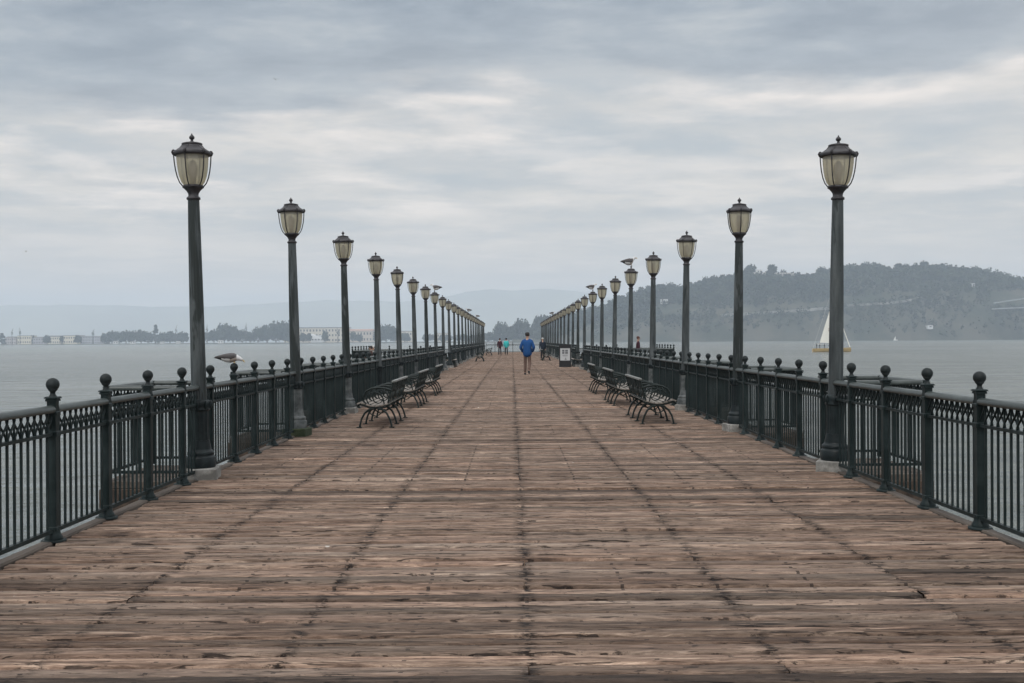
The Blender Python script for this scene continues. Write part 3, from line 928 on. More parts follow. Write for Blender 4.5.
    for (sh, el, wr, hd, s) in arms_:
        p = 3
        for q, r in ((sh + V((0, 0, -.03)), .075 * B), (el, .066 * B), (wr + (wr - el) * .02, .048 * B)):
            jv.append(q); jr.append(r); je.append((p, len(jv) - 1)); p = len(jv) - 1
    jm = skin(jv, je, jr, 1); jm.materials.clear(); jm.materials.append(top); link('jacket', jm, root)
    tv = [pel + V((0, 0, .02)), ]; trr = [(.12, .09)]; te = []
    for L in legs:
        p = 0
        for q, r in zip((L[0], L[1], L[2] + V((0, 0, .0))), (.080, .074, .060)):
            tv.append(q); trr.append(r); te.append((p, len(tv) - 1)); p = len(tv) - 1
    tm = skin(tv, te, trr, 1); tm.materials.clear(); tm.materials.append(trouser); link('trousers', tm, root)
    for L in legs:
        d = (L[3] - L[2]); 
        sb = MB(); sb.tube([L[2] + V((0, -.035, -.035)), L[2] + V((0, .02, -.042)), L[2] + d * .55 + V((0, 0, -.01)), L[3] + V((0, .02, 0))], [.042, .050, .046, .034], 8)
        sb.build('shoe', shoe, root)
    hb_ = MB()
    c = h2 + V((0, -.012, .028))
    if hat == 'cap':
        hb_.lathe([(.090, -.005), (.094, .03), (.086, .065), (.060, .092), (.02, .104), (.002, .106)], 14, c)
        hb_.tube([c + yaw @ V((0, .07, .012)), c + yaw @ V((0, .15, .0))], [.060, .045], 8, flat=.12)
        hb_.build('cap', hatm, root)
    else:
        hb_.lathe([(.078, -.055), (.092, -.02), (.097, .03), (.090, .065), (.064, .093), (.03, .104), (.002, .106)], 14, c + V((0, -.012, 0)))
        hb_.build('hair', hatm or DARKH, root)
    if hat == 'hood': pass
    return root

BLUE = cloth('blue_jacket', (.018, .085, .26)); KHAKI = cloth('brown_trousers', (.16, .105, .085)); BLK = cloth('black_cloth', (.014, .014, .018))
CYAN = cloth('turquoise_jacket', (.06, .56, .56)); MAROON = cloth('maroon_coat', (.06, .022, .032)); NAVY = cloth('navy_cloth', (.02, .03, .05))
WHITE = cloth('white_cloth', (.62, .62, .60)); TAN = cloth('rust_sweater', (.12, .055, .045)); SHOE = mat('shoe', (.02, .018, .018), .6)
person('person', (.66, 47.5, .004), R(-8), 1.84, BLUE, KHAKI, SHOE, 'walker in a bright blue jacket and brown trousers alone mid-pier', 'walk', None, DARKH, R(-55), None, 'pocket', 1.15)
person('person', (-1.22, 110, .004), 0, 1.70, MAROON, BLK, SHOE, 'distant walker in a dark maroon coat beside the turquoise jacket', 'stand', None, cloth('brown_hair', (.06, .025, .02)), 0, None, 'down', 1.05)
person('person', (-.58, 110.3, .004), 0, 1.72, CYAN, BLK, SHOE, 'distant walker in a bright turquoise jacket and black trousers', 'stand', None, BLK, 0, None, 'down', 1.1)
person('person', (2.32, 83.5, .004), R(10), 1.68, NAVY, BLK, SHOE, 'standing figure in dark clothes and pale cap by the far right bench', 'stand', 'cap', WHITE, 0, None, 'down', 1.0)
person('person', (7.05, 61.5, .004), R(-90), 1.68, MAROON, BLK, SHOE, 'person in dark reddish top standing in the right wide bay', 'stand', None, TAN, 0, None, 'down', 1.0)
person('person', (-7.75, 60.5, -.07), R(90), 1.75, TAN, BLK, SHOE, 'person in a rust sweater sitting on the bench in the left wide bay', 'sit', None, DARKH, 0, None, 'lap', 1.0)
person('person', (-7.75, 61.5, -.07), R(90), 1.75, WHITE, NAVY, SHOE, 'person in a white top sitting on the bench in the left wide bay', 'sit', 'cap', WHITE, 0, None, 'lap', 1.0)

# ------------------------------------------------------------------ gulls
GM = [mat('gull_back', (.085, .078, .080), .7), mat('gull_white', (.62, .62, .62), .7), mat('gull_tail', (.03, .028, .03), .7),
      mat('gull_beak', (.50, .33, .10), .5), mat('gull_belly', (.40, .35, .31), .8)]
def gull(loc, rz, sc, label, head='up', fly=False):
    b = MB()
    def mf(c):
        if c.y < -.13: return 2
        if c.y > .085: return 1
        if c.z > .105: return 0
        return 4 if c.y > -.02 else 1
    if head == 'down':
        tail = [(.10, 0, .098, .040, .040), (.130, 0, .090, .030, .030), (.158, 0, .078, .027, .027), (.180, 0, .066, .018, .018)]
        bk = [(.178, 0, .066, .011, .010), (.200, 0, .050, .008, .008), (.212, 0, .036, .003, .006)]
    else:
        tail = [(.10, 0, .120, .038, .040), (.125, 0, .150, .027, .030), (.150, 0, .168, .026, .027), (.172, 0, .168, .016, .016)]
        bk = [(.170, 0, .168, .010, .010), (.200, 0, .163, .007, .007), (.215, 0, .156, .003, .005)]
    b.loft([(-.215, 0, .098, .024, .005), (-.17, 0, .098, .028, .014), (-.11, 0, .096, .042, .034), (-.05, 0, .094, .056, .056), (.01, 0, .096, .062, .064), (.06, 0, .100, .055, .057)] + tail, 14, matf=mf)
    b.loft(bk, 8, mi=3)
    if fly:
        for s in (-1, 1):
            n = 6
            vs = []
            for i in range(n + 1):
                u = i / n
                x = s * (.03 + .52 * u); z = .11 + .12 * math.sin(u * 2.0) ; yc = .02 - .10 * u * u; ch = .085 * (1 - u * .8)
                vs += [(x, yc + ch * .5, z), (x, yc - ch, z - .006), (x, yc, z + .012)]
            fs = []
            for i in range(n):
                a = i * 3; c_ = a + 3
                fs += [(a, c_, c_ + 2, a + 2), (a + 2, c_ + 2, c_ + 1, a + 1), (a, a + 1, c_ + 1, c_)]
            b.add(vs, fs, 0, True)
    else:
        for s in (-1, 1):
            b.loft([(-.20, s * .012, .108, .006, .006), (-.13, s * .030, .112, .014, .020), (-.06, s * .044, .115, .018, .034), (.02, s * .050, .112, .018, .038), (.075, s * .040, .108, .012, .026)], 10, mi=0)
            b.tube([(s * .022, .06, .06), (s * .022, .065, .034)], .005, 6, mi=3)
            b.tube([(s * .022, .055, .034), (s * .026, .085, .034)], [.005, .008], 6, mi=3, flat=.4)
    if not fly: b.v = [(x, y - .06, max(z - .032, 0.0) if z < .05 else z - .032) for x, y, z in b.v]
    o = b.build('gull', GM, None, loc, rz); o.scale = (sc * 1.15, sc, sc * (1.4 if head == 'up' and not fly else 1.12))
    tag(o, label, 'gull', 'gulls')
    return o
px, py = XL, D0L + SP / 2 + SP
gull((px, py, 1.238), R(-84), .88, 'brown grey gull with lowered head perched on a ball finial of the left railing', 'down')
def lamp_top(side, i):
    bpy.context.view_layer.update()
    return lamps[(side, i)].matrix_world @ Vector((0, 0, 3.800))
gull(lamp_top('right', 4), R(-80), 1.25, 'gull with white head perched on the fifth lamp of the right row')
gull(lamp_top('right', 7), R(-75), 1.25, 'smaller looking gull perched on the eighth lamp of the right row')
gull(lamp_top('left', 7), R(80), 1.3, 'dark gull facing left on top of the eighth lamp of the left row')
gull(lamp_top('right', 16), R(-75), 1.3, 'tiny distant gull on a far lamp of the right row')
gull(lamp_top('left', 14), R(70), 1.3, 'tiny distant gull on a far lamp of the left row, nearer of two')
gull(lamp_top('left', 18), R(70), 1.3, 'tiny distant gull on a far lamp of the left row, farther of two')
gull(at(275.5, 80, 150), R(40), .8, 'tiny dark bird flying high above the left lamps', fly=True)
gull(at(26, 252, 170), R(-50), .7, 'tiny dark bird flying low over the left water', fly=True)

# ------------------------------------------------------------------ sailboat
YEL = mat('hull_yellow', (.50, .36, .16), .45); SAIL = mat('sail_cloth', (.80, .79, .72), .8); WH = mat('boat_white', (.72, .72, .70), .4)
BD = 364.0
bp0 = at(829.8, 0, BD); 
boat = empty('sailboat', (bp0.x, BD, WATER), R(4)); tag(boat, 'white-sailed yacht with a yellow hull beyond the right lamp', 'sailboat')
hb2 = MB(); secs = []
for i in range(13):
    u = i / 12; x = -6.5 + 13.0 * u
    wd = 1.75 * (math.sin(min(1, u * 1.25 + .22) * math.pi * .5) if u < .62 else math.cos((u - .62) / .38 * math.pi / 2) ** .8) + .02
    secs.append((x, wd, 1.15 + .25 * u * u, -.35 if u < .93 else .1))
n = 9; vsb = []
for (x, wd, top_, bot) in secs:
    for k in range(n):
        a = math.pi * k / (n - 1)
        vsb.append((x, -wd * math.cos(a) , top_ - (top_ - bot) * math.sin(a) ** .7))
fs = []
for i in range(12):
    for k in range(n - 1): fs.append((i * n + k, i * n + k + 1, (i + 1) * n + k + 1, (i + 1) * n + k))
fs.append(tuple(range(n)))
hb2.add(vsb, fs, 0, True)
hb2.build('hull', YEL, boat)
dk2 = MB()
dk2.add([(x, s * wd * .98, top_ - .03) for (x, wd, top_, bot) in secs for s in (-1, 1)], [(2 * i, 2 * i + 2, 2 * i + 3, 2 * i + 1) for i in range(12)])
dk2.bbox((1.2, 0, 1.40), (4.2, 1.9, .50), .15); dk2.build('deck', WH, boat)
ms = MB(); ms.tube([(0.2, 0, 1.1), (.2, 0, 20.6)], [.10, .06], 8); ms.tube([(.2, 0, 2.5), (-5.0, -.3, 2.6)], .09, 8)
for y in (-1.6, 1.6): ms.tube([(.0, y, 1.2), (.2, 0, 19)], .02, 5)
ms.tube([(-6.4, 0, 1.2), (.2, 0, 20.4)], .02, 5); ms.build('mast', WH, boat)
def sailmesh(pts_fn, name):
    b = MB(); N, K = 14, 6; v = []
    for i in range(N + 1):
        for k in range(K + 1): v.append(pts_fn(i / N, k / K))
    m_ = len(v)
    v += [(x, y + .04, z) for x, y, z in v]
    f = []
    for i in range(N):
        for k in range(K):
            a = i * (K + 1) + k; f.append((a, a + 1, a + K + 2, a + K + 1)); f.append((m_ + a, m_ + a + K + 1, m_ + a + K + 2, m_ + a + 1))
    b.add(v, f, 0, True)
    return b.build(name, SAIL, boat)
def mainf(u, k):
    foot = Vector((-4.6, -.5, 2.8)); lu = Vector((.0, 0, 2.8 + 12.6 * u)); 
    chord = 4.1 * (1 - u) ** .92 + .15
    return (-chord * k, -.5 * k - .5 * math.sin(k * math.pi) * (1 - u * .6), lu.z + .3 * k * (1 - u))
sm = sailmesh(mainf, 'mainsail')
st = MB()
for z in (7.6, 7.0): st.box((-1.4, -.62, z), (1.6, .02, .28))
st.build('sail_marks', mat('mark_brown', (.34, .28, .22), .8), sm)
fj = MB(); fj.tube([(6.1, 0, 1.6), (3.3, 0, 9.4), (.6, 0, 17.2)], [.16, .13, .05], 7); fj.build('furled_jib', SAIL, boat)
CRW = cloth('crew_dark', (.02, .025, .035))
for (x, y, h_, mt_, nmn) in ((-5.2, -.6, 1.75, CRW, 'leftmost of the four crew on the yacht, at its stern'), (-3.9, .5, 1.9, NAVY, 'second of the four yacht crew from the stern'),
                          (-2.6, -.5, 1.7, CRW, 'third of the four yacht crew from the stern'), (-.5, -.9, 1.95, NAVY, 'crew member in dark clothes standing at the yacht mast')):
    person('person', (bp0.x + x, BD + y, WATER + 1.14), R(-90), h_, mt_, BLK, SHOE, nmn, 'stand', None, DARKH, 0, 'crew on the yacht', 'down', 1.1)

# ------------------------------------------------------------------ far land
def noise_mat(name, c1, c2, s, rough=.95):
    mt = mat(name, c1, rough, spec=.1); t = NT(mt)
    n = t.noise(t.coords((1, 1, 1)), s, 5, .62)
    t.l(t.ramp(n, [(.40, c1), (.60, c2)]), t.b.inputs['Base Color'])
    return mt
M['slope'] = noise_mat('island_slope', (.035, .042, .028), (.085, .078, .058), .014)
M['shore'] = noise_mat('shore_ground', (.05, .06, .045), (.14, .13, .11), .02)
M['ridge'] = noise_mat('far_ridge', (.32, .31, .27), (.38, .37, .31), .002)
M['leaf_far'] = noise_mat('far_leaves', (.012, .021, .014), (.050, .060, .036), .035)
M['bark'] = mat('bark', (.06, .045, .035), .9)

def interp(tab, x):
    if x <= tab[0][0]: return tab[0][1]
    for (a, b), (c, d) in zip(tab[:-1], tab[1:]):
        if x <= c: return b + (d - b) * (x - a) / (c - a)
    return tab[-1][1]
RY = 2250.0
SIL = [(520, 339), (545, 333), (570, 326), (590, 316), (610, 308), (622, 303), (643, 297), (670, 292), (690, 292), (704, 287), (727, 283), (750, 277), (772, 276),
       (800, 279), (818, 279), (830, 273), (850, 271), (890, 275), (905, 269), (925, 268), (960, 272), (985, 275), (1000, 281), (1024, 286), (1080, 300), (1200, 325), (1300, 338)]
SIL = [(a_, b_ + (3.5 if 600 < a_ < 1030 else 0)) for a_, b_ in SIL]
RIDGE = []
for px_, py_ in SIL:
    p = at(px_, py_, RY); RIDGE.append((p.x, max(p.z, WATER + .5)))
def hill_h(x, y):
    top_ = interp(RIDGE, x * RY / max(y, RY * .5) if False else x)
    H = top_ - WATER
    shore = 1955 + 26 * noise.noise((x * .006, 3.3, 0)) + 14 * noise.noise((x * .03, 1.3, 0))
    u = (y - shore) / (RY - shore)
    if u < 0: return WATER - 3 + u * 30
    if u <= 1: s = math.sin(u * math.pi / 2) ** .80
    else: s = max(0, math.cos((u - 1) * .9)) 
    cl = min(10, H * .25) * min(1, u * 12)
    nz = noise.fractal((x * .008, y * .008, 2.2), 1.0, 2.0, 4) * 9 * min(1, u * 3) * min(1, abs(1 - u) * 4 + .15)
    return WATER + cl + (H - cl) * s + nz * min(1, H / 40) if H > 1 else WATER - 1
hv = []; nx, ny = 190, 46
for j in range(ny + 1):
    y = 1890 + j * (760 / ny)
    for i in range(nx + 1):
        x = 0 + i * (1700 / nx)
        hv.append((x, y, hill_h(x, y)))
hf = [(j * (nx + 1) + i, j * (nx + 1) + i + 1, (j + 1) * (nx + 1) + i + 1, (j + 1) * (nx + 1) + i) for j in range(ny) for i in range(nx)]
b = MB(); b.add(hv, hf, 0, True); tag(b.build('island_hill', M['slope']), 'steep wooded island hill across the bay on the right', 'hill', kind='structure')

def tree_proto(seed, w_, h_, trunk, nclump, shape='round', leaf=1.3):
    r = random.Random(seed)
    root = empty('tree')
    tr = MB(); tr.tube([(0, 0, -1), (.2, 0, trunk * .5), (.0, .1, trunk), (.2, 0, h_ * .7)], [.75, .6, .45, .15], 7)
    for k in range(5):
        a = r.uniform(0, 6.28); z = trunk * r.uniform(.7, 1.3)
        tr.tube([(0, 0, z), (math.cos(a) * w_ * .2, math.sin(a) * w_ * .2, z + h_ * .15), (math.cos(a) * w_ * .38, math.sin(a) * w_ * .38, z + h_ * .28)], [.3, .2, .08], 5)
    tr.build('trunk', M['bark'], root)
    cr = MB()
    for k in range(nclump):
        if shape == 'round':
            a = r.uniform(0, 6.28); e = r.uniform(-.5, 1); rr = r.uniform(.35, 1) ** .5
            c = Vector((math.cos(a) * w_ * .42 * rr * math.cos(e * 1.2), math.sin(a) * w_ * .42 * rr * math.cos(e * 1.2), trunk + (h_ - trunk) * (.42 + .46 * math.sin(e * 1.3) * rr)))
            cs = w_ * r.uniform(.12, .2)
        elif shape == 'cone':
            u = r.uniform(0, 1); a = r.uniform(0, 6.28); rr = (1 - u) * w_ * .42 * r.uniform(.5, 1)
            c = Vector((math.cos(a) * rr, math.sin(a) * rr, trunk * .5 + (h_ - trunk * .5) * u)); cs = w_ * .13 * (1.1 - u * .6)
        else:  # palm
            c = Vector((0, 0, h_ * .93)); cs = w_ * .3
        for q in range(16 if shape != 'palm' else 26):
            d = Vector((r.gauss(0, 1), r.gauss(0, 1), r.gauss(0, .8)))
            d = d.normalized() * cs * r.uniform(.5, 1.15)
            p = c + d; s_ = leaf * r.uniform(.6, 1.2)
            nrm = Vector((r.gauss(0, 1), r.gauss(0, 1), r.gauss(0, 1))).normalized(); t1 = nrm.orthogonal().normalized() * s_; t2 = nrm.cross(t1)
            cr.add([p - t1 - t2 * .6, p + t1 - t2 * .5, p + t1 * .8 + t2 * .7, p - t1 * .7 + t2 * .6], [(0, 1, 2, 3)])
    cr.build('crown', M['leaf_far'], root)
    return root
protos = [tree_proto(1, 16, 18, 1.5, 48), tree_proto(2, 22, 17, 1.2, 60), tree_proto(3, 12, 20, 2, 40), tree_proto(4, 9, 20, 3, 36, 'cone', .9), tree_proto(5, 7, 15, 13, 1, 'palm', .8)]
PW = [(16, 18), (22, 17), (12, 20), (9, 20), (7, 15)]
used = [False] * 5
bpy.context.view_layer.update()
def place_tree(kind, px_, ytop, d, wpx, zbase, label, group):
    """a tree of a given height seen in the photograph, standing at its own distance"""
    o = protos[kind] if not used[kind] else copy_tree(protos[kind]); used[kind] = True
    p = at(px_, ytop, d)
    h = max(3, p.z - zbase)
    o.location = (p.x, d, zbase)
    sw = wpx * d / F_PX / PW[kind][0]; o.scale = (sw, sw, h / PW[kind][1]); o.rotation_euler.z = random.uniform(0, 6.28)
    tag(o, label, 'tree', group)
    return o


OW = ['first', 'second', 'third', 'fourth', 'fifth', 'sixth', 'seventh', 'eighth', 'ninth', 'tenth', 'eleventh', 'twelfth', 'thirteenth', 'fourteenth', 'fifteenth', 'sixteenth', 'seventeenth', 'eighteenth', 'nineteenth', 'twentieth', 'twenty-first', 'twenty-second', 'twenty-third', 'twenty-fourth']
CNT = {}
def nth(key):
    CNT[key] = CNT.get(key, -1) + 1
    return OW[CNT[key]]
# low flat island on the left
b = MB()
vsl = []; NX = 120
for j, (yy, zz) in enumerate(((2380, -1.5), (2392, 1.2), (2420, 1.8), (2700, 2.2), (3000, 1.5))):
    for i in range(NX + 1):
        x = -1900 + i * (2130 / NX)
        e = min(1, (NX - i) / 5)
        vsl.append((x, yy + 5 * noise.noise((x * .02, j, 0)), WATER + (zz - 0) * e + .4 * noise.noise((x * .05, j, 1))))
b.add(vsl, [(j * (NX + 1) + i, j * (NX + 1) + i + 1, (j + 1) * (NX + 1) + i + 1, (j + 1) * (NX + 1) + i) for j in range(4) for i in range(NX)])
tag(b.build('flat_island', M['shore']), 'low flat island along the left horizon', 'island', kind='structure')
ISZ = WATER + 1.6
# far ridge
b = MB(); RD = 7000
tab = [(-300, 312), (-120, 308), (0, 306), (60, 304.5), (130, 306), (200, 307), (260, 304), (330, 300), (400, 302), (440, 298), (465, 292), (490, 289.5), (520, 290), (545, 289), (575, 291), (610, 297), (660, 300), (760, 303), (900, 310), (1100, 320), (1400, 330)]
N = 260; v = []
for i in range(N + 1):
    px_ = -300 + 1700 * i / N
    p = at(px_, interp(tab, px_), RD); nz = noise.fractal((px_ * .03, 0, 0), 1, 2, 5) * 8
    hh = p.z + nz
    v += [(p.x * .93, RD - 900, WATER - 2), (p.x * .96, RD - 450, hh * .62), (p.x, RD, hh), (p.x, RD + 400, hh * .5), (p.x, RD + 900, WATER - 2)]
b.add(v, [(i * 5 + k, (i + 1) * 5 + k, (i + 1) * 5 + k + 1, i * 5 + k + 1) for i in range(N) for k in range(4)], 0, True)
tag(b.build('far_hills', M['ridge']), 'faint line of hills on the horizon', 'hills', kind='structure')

# left shore trees
def names(lst): return lst
LT = [(2, 334, 10, 3), (32, 336.5, 5, 1), (47, 336, 7, 0), (62, 336, 5, 2), (78, 336, 7, 0), (93, 334, 4, 4), (104, 334, 6, 0), (112, 331.5, 10, 0), (119, 333, 9, 1), (126, 331, 10, 0), (134, 332, 11, 1),
      (141, 330.5, 9, 0), (148, 333, 10, 1), (155.5, 325.5, 9, 3), (163, 333.5, 10, 1), (170, 332, 10, 0), (177, 334, 10, 1), (183, 332.5, 10, 0), (207, 332, 9, 2), (214, 330, 9, 0),
      (224, 325, 16, 1), (233, 327, 12, 0), (242, 331, 12, 1), (250, 332.5, 10, 0), (258, 328.5, 12, 1), (267, 326, 14, 0), (276, 322.8, 16, 1), (285, 322.5, 16, 1), (303, 333.5, 7, 0), (309, 333, 5, 2),
      (325, 331.5, 6, 0), (338, 333, 5, 4), (353, 332, 5, 0), (359, 335, 8, 1), (386, 326, 20, 1), (380, 331, 12, 0), (395, 332, 10, 1), (405, 334, 10, 1), (428, 335, 12, 1), (445, 336, 14, 1), (462, 335, 12, 0)]
PALM = [(12, 332.5), (20, 332), (198, 328.5), (246, 328), (176, 329.5), (207, 329)]
SH = ['rounded tree', 'broad spreading tree', 'slim tall tree', 'pointed conifer', 'palm']
TL = len(LT)
for i, (px_, yt, wp, k) in enumerate(sorted(LT)):
    if px_ < 108: wh = 'among the pale houses'
    elif px_ < 190: wh = 'between the houses and nearest lamp'
    elif px_ < 292: wh = 'between the first two left lamps'
    elif px_ < 372: wh = 'in front of the cream warehouse'
    elif px_ < 400: wh = 'right of the cream warehouse'
    else: wh = 'low behind the left lamps'
    place_tree(k, px_, yt - 1.0, 2410 + random.uniform(0, 60), wp * 1.15, ISZ, 'hazy %s %s, %s from left' % (SH[k], wh, nth(wh)), 'trees on the flat island')
for i, (px_, yt) in enumerate(sorted(PALM)):
    place_tree(4, px_, yt, 2405, 3.4, ISZ, 'thin palm rising over the shoreline trees, %s of six from the left' % OW[i], 'palms on the flat island')
CT = [(488, 332, 12), (501, 322.5, 16), (514, 325, 14), (521, 319.5, 18), (533, 325, 13), (541, 315.5, 18), (552, 314, 18), (563, 313, 18), (574, 311, 18), (584, 309, 18), (596, 306, 18)]
for i, (px_, yt, wp) in enumerate(CT):
    z_ = max(WATER + 1, hill_h(at(px_, 0, 2150).x, 2150)) if px_ > 540 else ISZ
    place_tree(1 if i % 2 else 0, px_, yt, 2150, wp * 1.1, z_ - 1, 'tall rounded tree beyond the end of the pier, %s from the left' % ORD[i].replace('nearest', 'first'), 'tall trees beyond the end of the pier')
b = MB()
b.add([(-150, 2100, WATER - 2), (420, 2100, WATER - 2), (420, 2112, WATER + 3.0), (-150, 2112, WATER + 1.5), (-150, 2395, WATER + 1.6), (420, 2395, WATER + 6)], [(0, 1, 2, 3), (3, 2, 5, 4)])
tag(b.build('causeway_ground', M['shore']), 'low strip of land joining the island to the flat island', 'shore', kind='structure')
for i, (px_, yt, wp) in enumerate([(478, 334.5, 10), (494, 333, 10), (508, 334, 10), (529, 333, 12), (470, 335.5, 10)]):
    place_tree(1, px_, yt, 2125, wp * 1.6, ISZ, 'low bush at the waterline beyond the pier, %s' % ['left of the first tall tree', 'right of it', 'between the first tall trees', 'under the third tall tree', 'by the last left lamp'][i], 'bushes beyond the end of the pier')

# ridge trees of the hill (things) and the wood on its slope (stuff)
RT = [(612, 299, 9), (621, 294, 12), (632, 291, 12), (643, 287, 13), (652, 284, 12), (661, 282.5, 13), (671, 283, 12), (680, 286.5, 10), (692, 282, 9), (699, 279, 8), (706, 277, 9), (714, 275, 9), (722, 274.5, 9), (729, 273, 9),
      (737, 272, 9), (744, 270, 9), (751, 264, 11), (772, 262.5, 9), (783, 270, 7), (797, 272, 9), (806, 273, 9), (814, 272, 9), (822, 267, 10), (829, 268, 9), (849, 263.5, 8), (858, 264, 10), (867, 262.5, 10), (876, 262, 10), (885, 265, 10),
      (899, 262, 9), (906, 264, 8), (914, 265, 8), (924, 260.5, 8), (931, 264, 9), (941, 264, 9), (949, 264.5, 9), (957, 266.5, 9), (966, 266, 9), (975, 266.5, 10), (984, 269, 9), (993, 271, 8), (1002, 275, 8), (1010, 276, 7), (1018, 279, 8)]
for i, (px_, yt, wp) in enumerate(RT):
    x = at(px_, 0, RY).x
    lo = 'low left shoulder' if px_ < 690 else ('slope left of the hilltop houses' if px_ < 752 else ('ridge by the white houses' if px_ < 835 else 'right-hand summit'))
    place_tree([0, 2, 1, 0][i % 4], px_, yt, RY, wp * 1.15, hill_h(x, RY) - 2, 'skyline tree on the %s, %s from left' % (lo, nth(lo)), 'trees along the skyline of the hill')
# house and road spots to keep clear: ray-march the slope
def on_slope(px_, py_, d0=1900, d1=2500):
    d = d0
    while d < d1:
        p = at(px_, py_, d)
        if hill_h(p.x, p.y) >= p.z: return p
        d += 4
    return at(px_, py_, RY)
wood = MB(); rw = random.Random(11)
cl_n = 0
clear = [(702, 727, 291, 5), (655, 672, 301, 4)]
for k in range(11000):
    x = rw.uniform(40, 1500); y = 1960 + (RY + 40 - 1960) * rw.random() ** .8
    z = hill_h(x, y)
    if z < WATER + 3: continue
    dn = noise.fractal((x * .006, y * .010, 7.7), 1, 2, 3)
    upp = (y - 1960) / 290
    if dn < -.36 - upp * .4 + rw.uniform(-.12, .12): continue
    # keep road line clear
    ppx = 512 + F_PX * x / y; ppy = 341.5 - F_PX * (z - EYE) / y
    rd = interp([(700, 315), (720, 313.5), (827, 306), (850, 303), (919, 296), (940, 289), (960, 285)], ppx)
    if 715 < ppx < 925 and rd - 1.0 < ppy < rd + 5.5: continue
    if 750 < ppx < 800 and ppy < 283: continue
    if 990 < ppx and 296 < ppy < 312: continue
    rr = rw.uniform(4.0, 8.0) * (.6 + .5 * upp); hh = rr * rw.uniform(1.0, 1.7) * (1 if y < RY - 40 else .6)
    for q in range(17):
        d = Vector((rw.gauss(0, 1), rw.gauss(0, 1), rw.gauss(0, 1))).normalized() * rw.uniform(.55, 1.0)
        p = Vector((x + d.x * rr, y + d.y * rr, z + hh * .8 + d.z * hh)); s_ = rr * rw.uniform(.22, .42)
        nrm = (d + Vector((rw.gauss(0, .6), rw.gauss(0, .6), rw.gauss(0, .6)))).normalized(); t1 = nrm.orthogonal().normalized() * s_; t2 = nrm.cross(t1)
        wood.add([p - t1 - t2 * .6, p + t1 - t2 * .5, p + t1 * .8 + t2 * .7, p - t1 * .7 + t2 * .6], [(0, 1, 2, 3)])
tag(wood.build('hillside_wood', M['leaf_far']), 'dense hazy wood covering the island hillside', 'wood', kind='stuff')

# retaining wall / road line across the hill
PALE = noise_mat('pale_concrete', (.20, .20, .185), (.36, .35, .33), .05)
def ribbon(name, pts, hgt, thick, mt, label, cat, off=10):
    b = MB(); v = []
    for (px_, py_) in pts:
        p = on_slope(px_, py_ + 1.5); p = p + Vector((0, -off, 0))
        z1 = p.z + hgt / 2; v += [(p.x, p.y, z1 - hgt * 1.8), (p.x, p.y, z1), (p.x, p.y + thick, z1), (p.x, p.y + thick, z1 - hgt * 1.8)]
    n = len(pts)
    b.add(v, [(i * 4 + k, (i + 1) * 4 + k, (i + 1) * 4 + (k + 1) % 4, i * 4 + (k + 1) % 4) for i in range(n - 1) for k in range(4)])
    return tag(b.build(name, mt), label, cat)
def sub(pts, n=14):
    out = []
    for i in range(n + 1):
        x = pts[0][0] + (pts[-1][0] - pts[0][0]) * i / n; out.append((x, interp(pts, x)))
    return out
ribbon('retaining_wall', sub([(720, 313.5), (760, 311), (800, 308.5), (829, 306)]), 3.0, 6, PALE, 'pale road wall running across the hillside left of the nearest right lamp', 'wall')
ribbon('retaining_wall', sub([(846, 303.5), (890, 301), (905, 299), (920, 296)]), 2.4, 6, PALE, 'pale road wall on the hillside right of the nearest right lamp', 'wall')
# viaduct at the right edge
vb = empty('viaduct', at(1010, 303, 1930)); tag(vb, 'grey bridge viaduct reaching the hill at the right edge', 'bridge')
GREYM = mat('bridge_grey', (.30, .32, .33), .7)
a0 = Vector((0, 0, 0)); 
b = MB(); p0 = at(994, 303.0, 1945); p1 = at(1075, 291, 1880); q0 = at(992, 309, 1940); q1 = at(1075, 305, 1880); ro = vb.location
for (s_, e_) in ((p0, p1), (q0, q1)):
    dd = e_ - s_; L = dd.length; mid_ = (s_ + e_) / 2 - ro
    rot = dd.to_track_quat('X', 'Z').to_matrix()
    b.box(mid_, (L, 12, 1.8), 0, rot)
b.build('deck', GREYM, vb)
for i in range(7):
    b = MB(); u = i / 6; pp = p0.lerp(p1, u) - ro; qq = q0.lerp(q1, u) - ro
    b.box((pp.x, pp.y, (pp.z + qq.z) / 2), (1.2, 5, abs(pp.z - qq.z)))
    if i in (3, 6): b.box((qq.x, qq.y, (qq.z + WATER - ro.z) / 2 - 1), (2, 5, qq.z - (WATER - ro.z) - 1)); b.build('column', GREYM, vb)

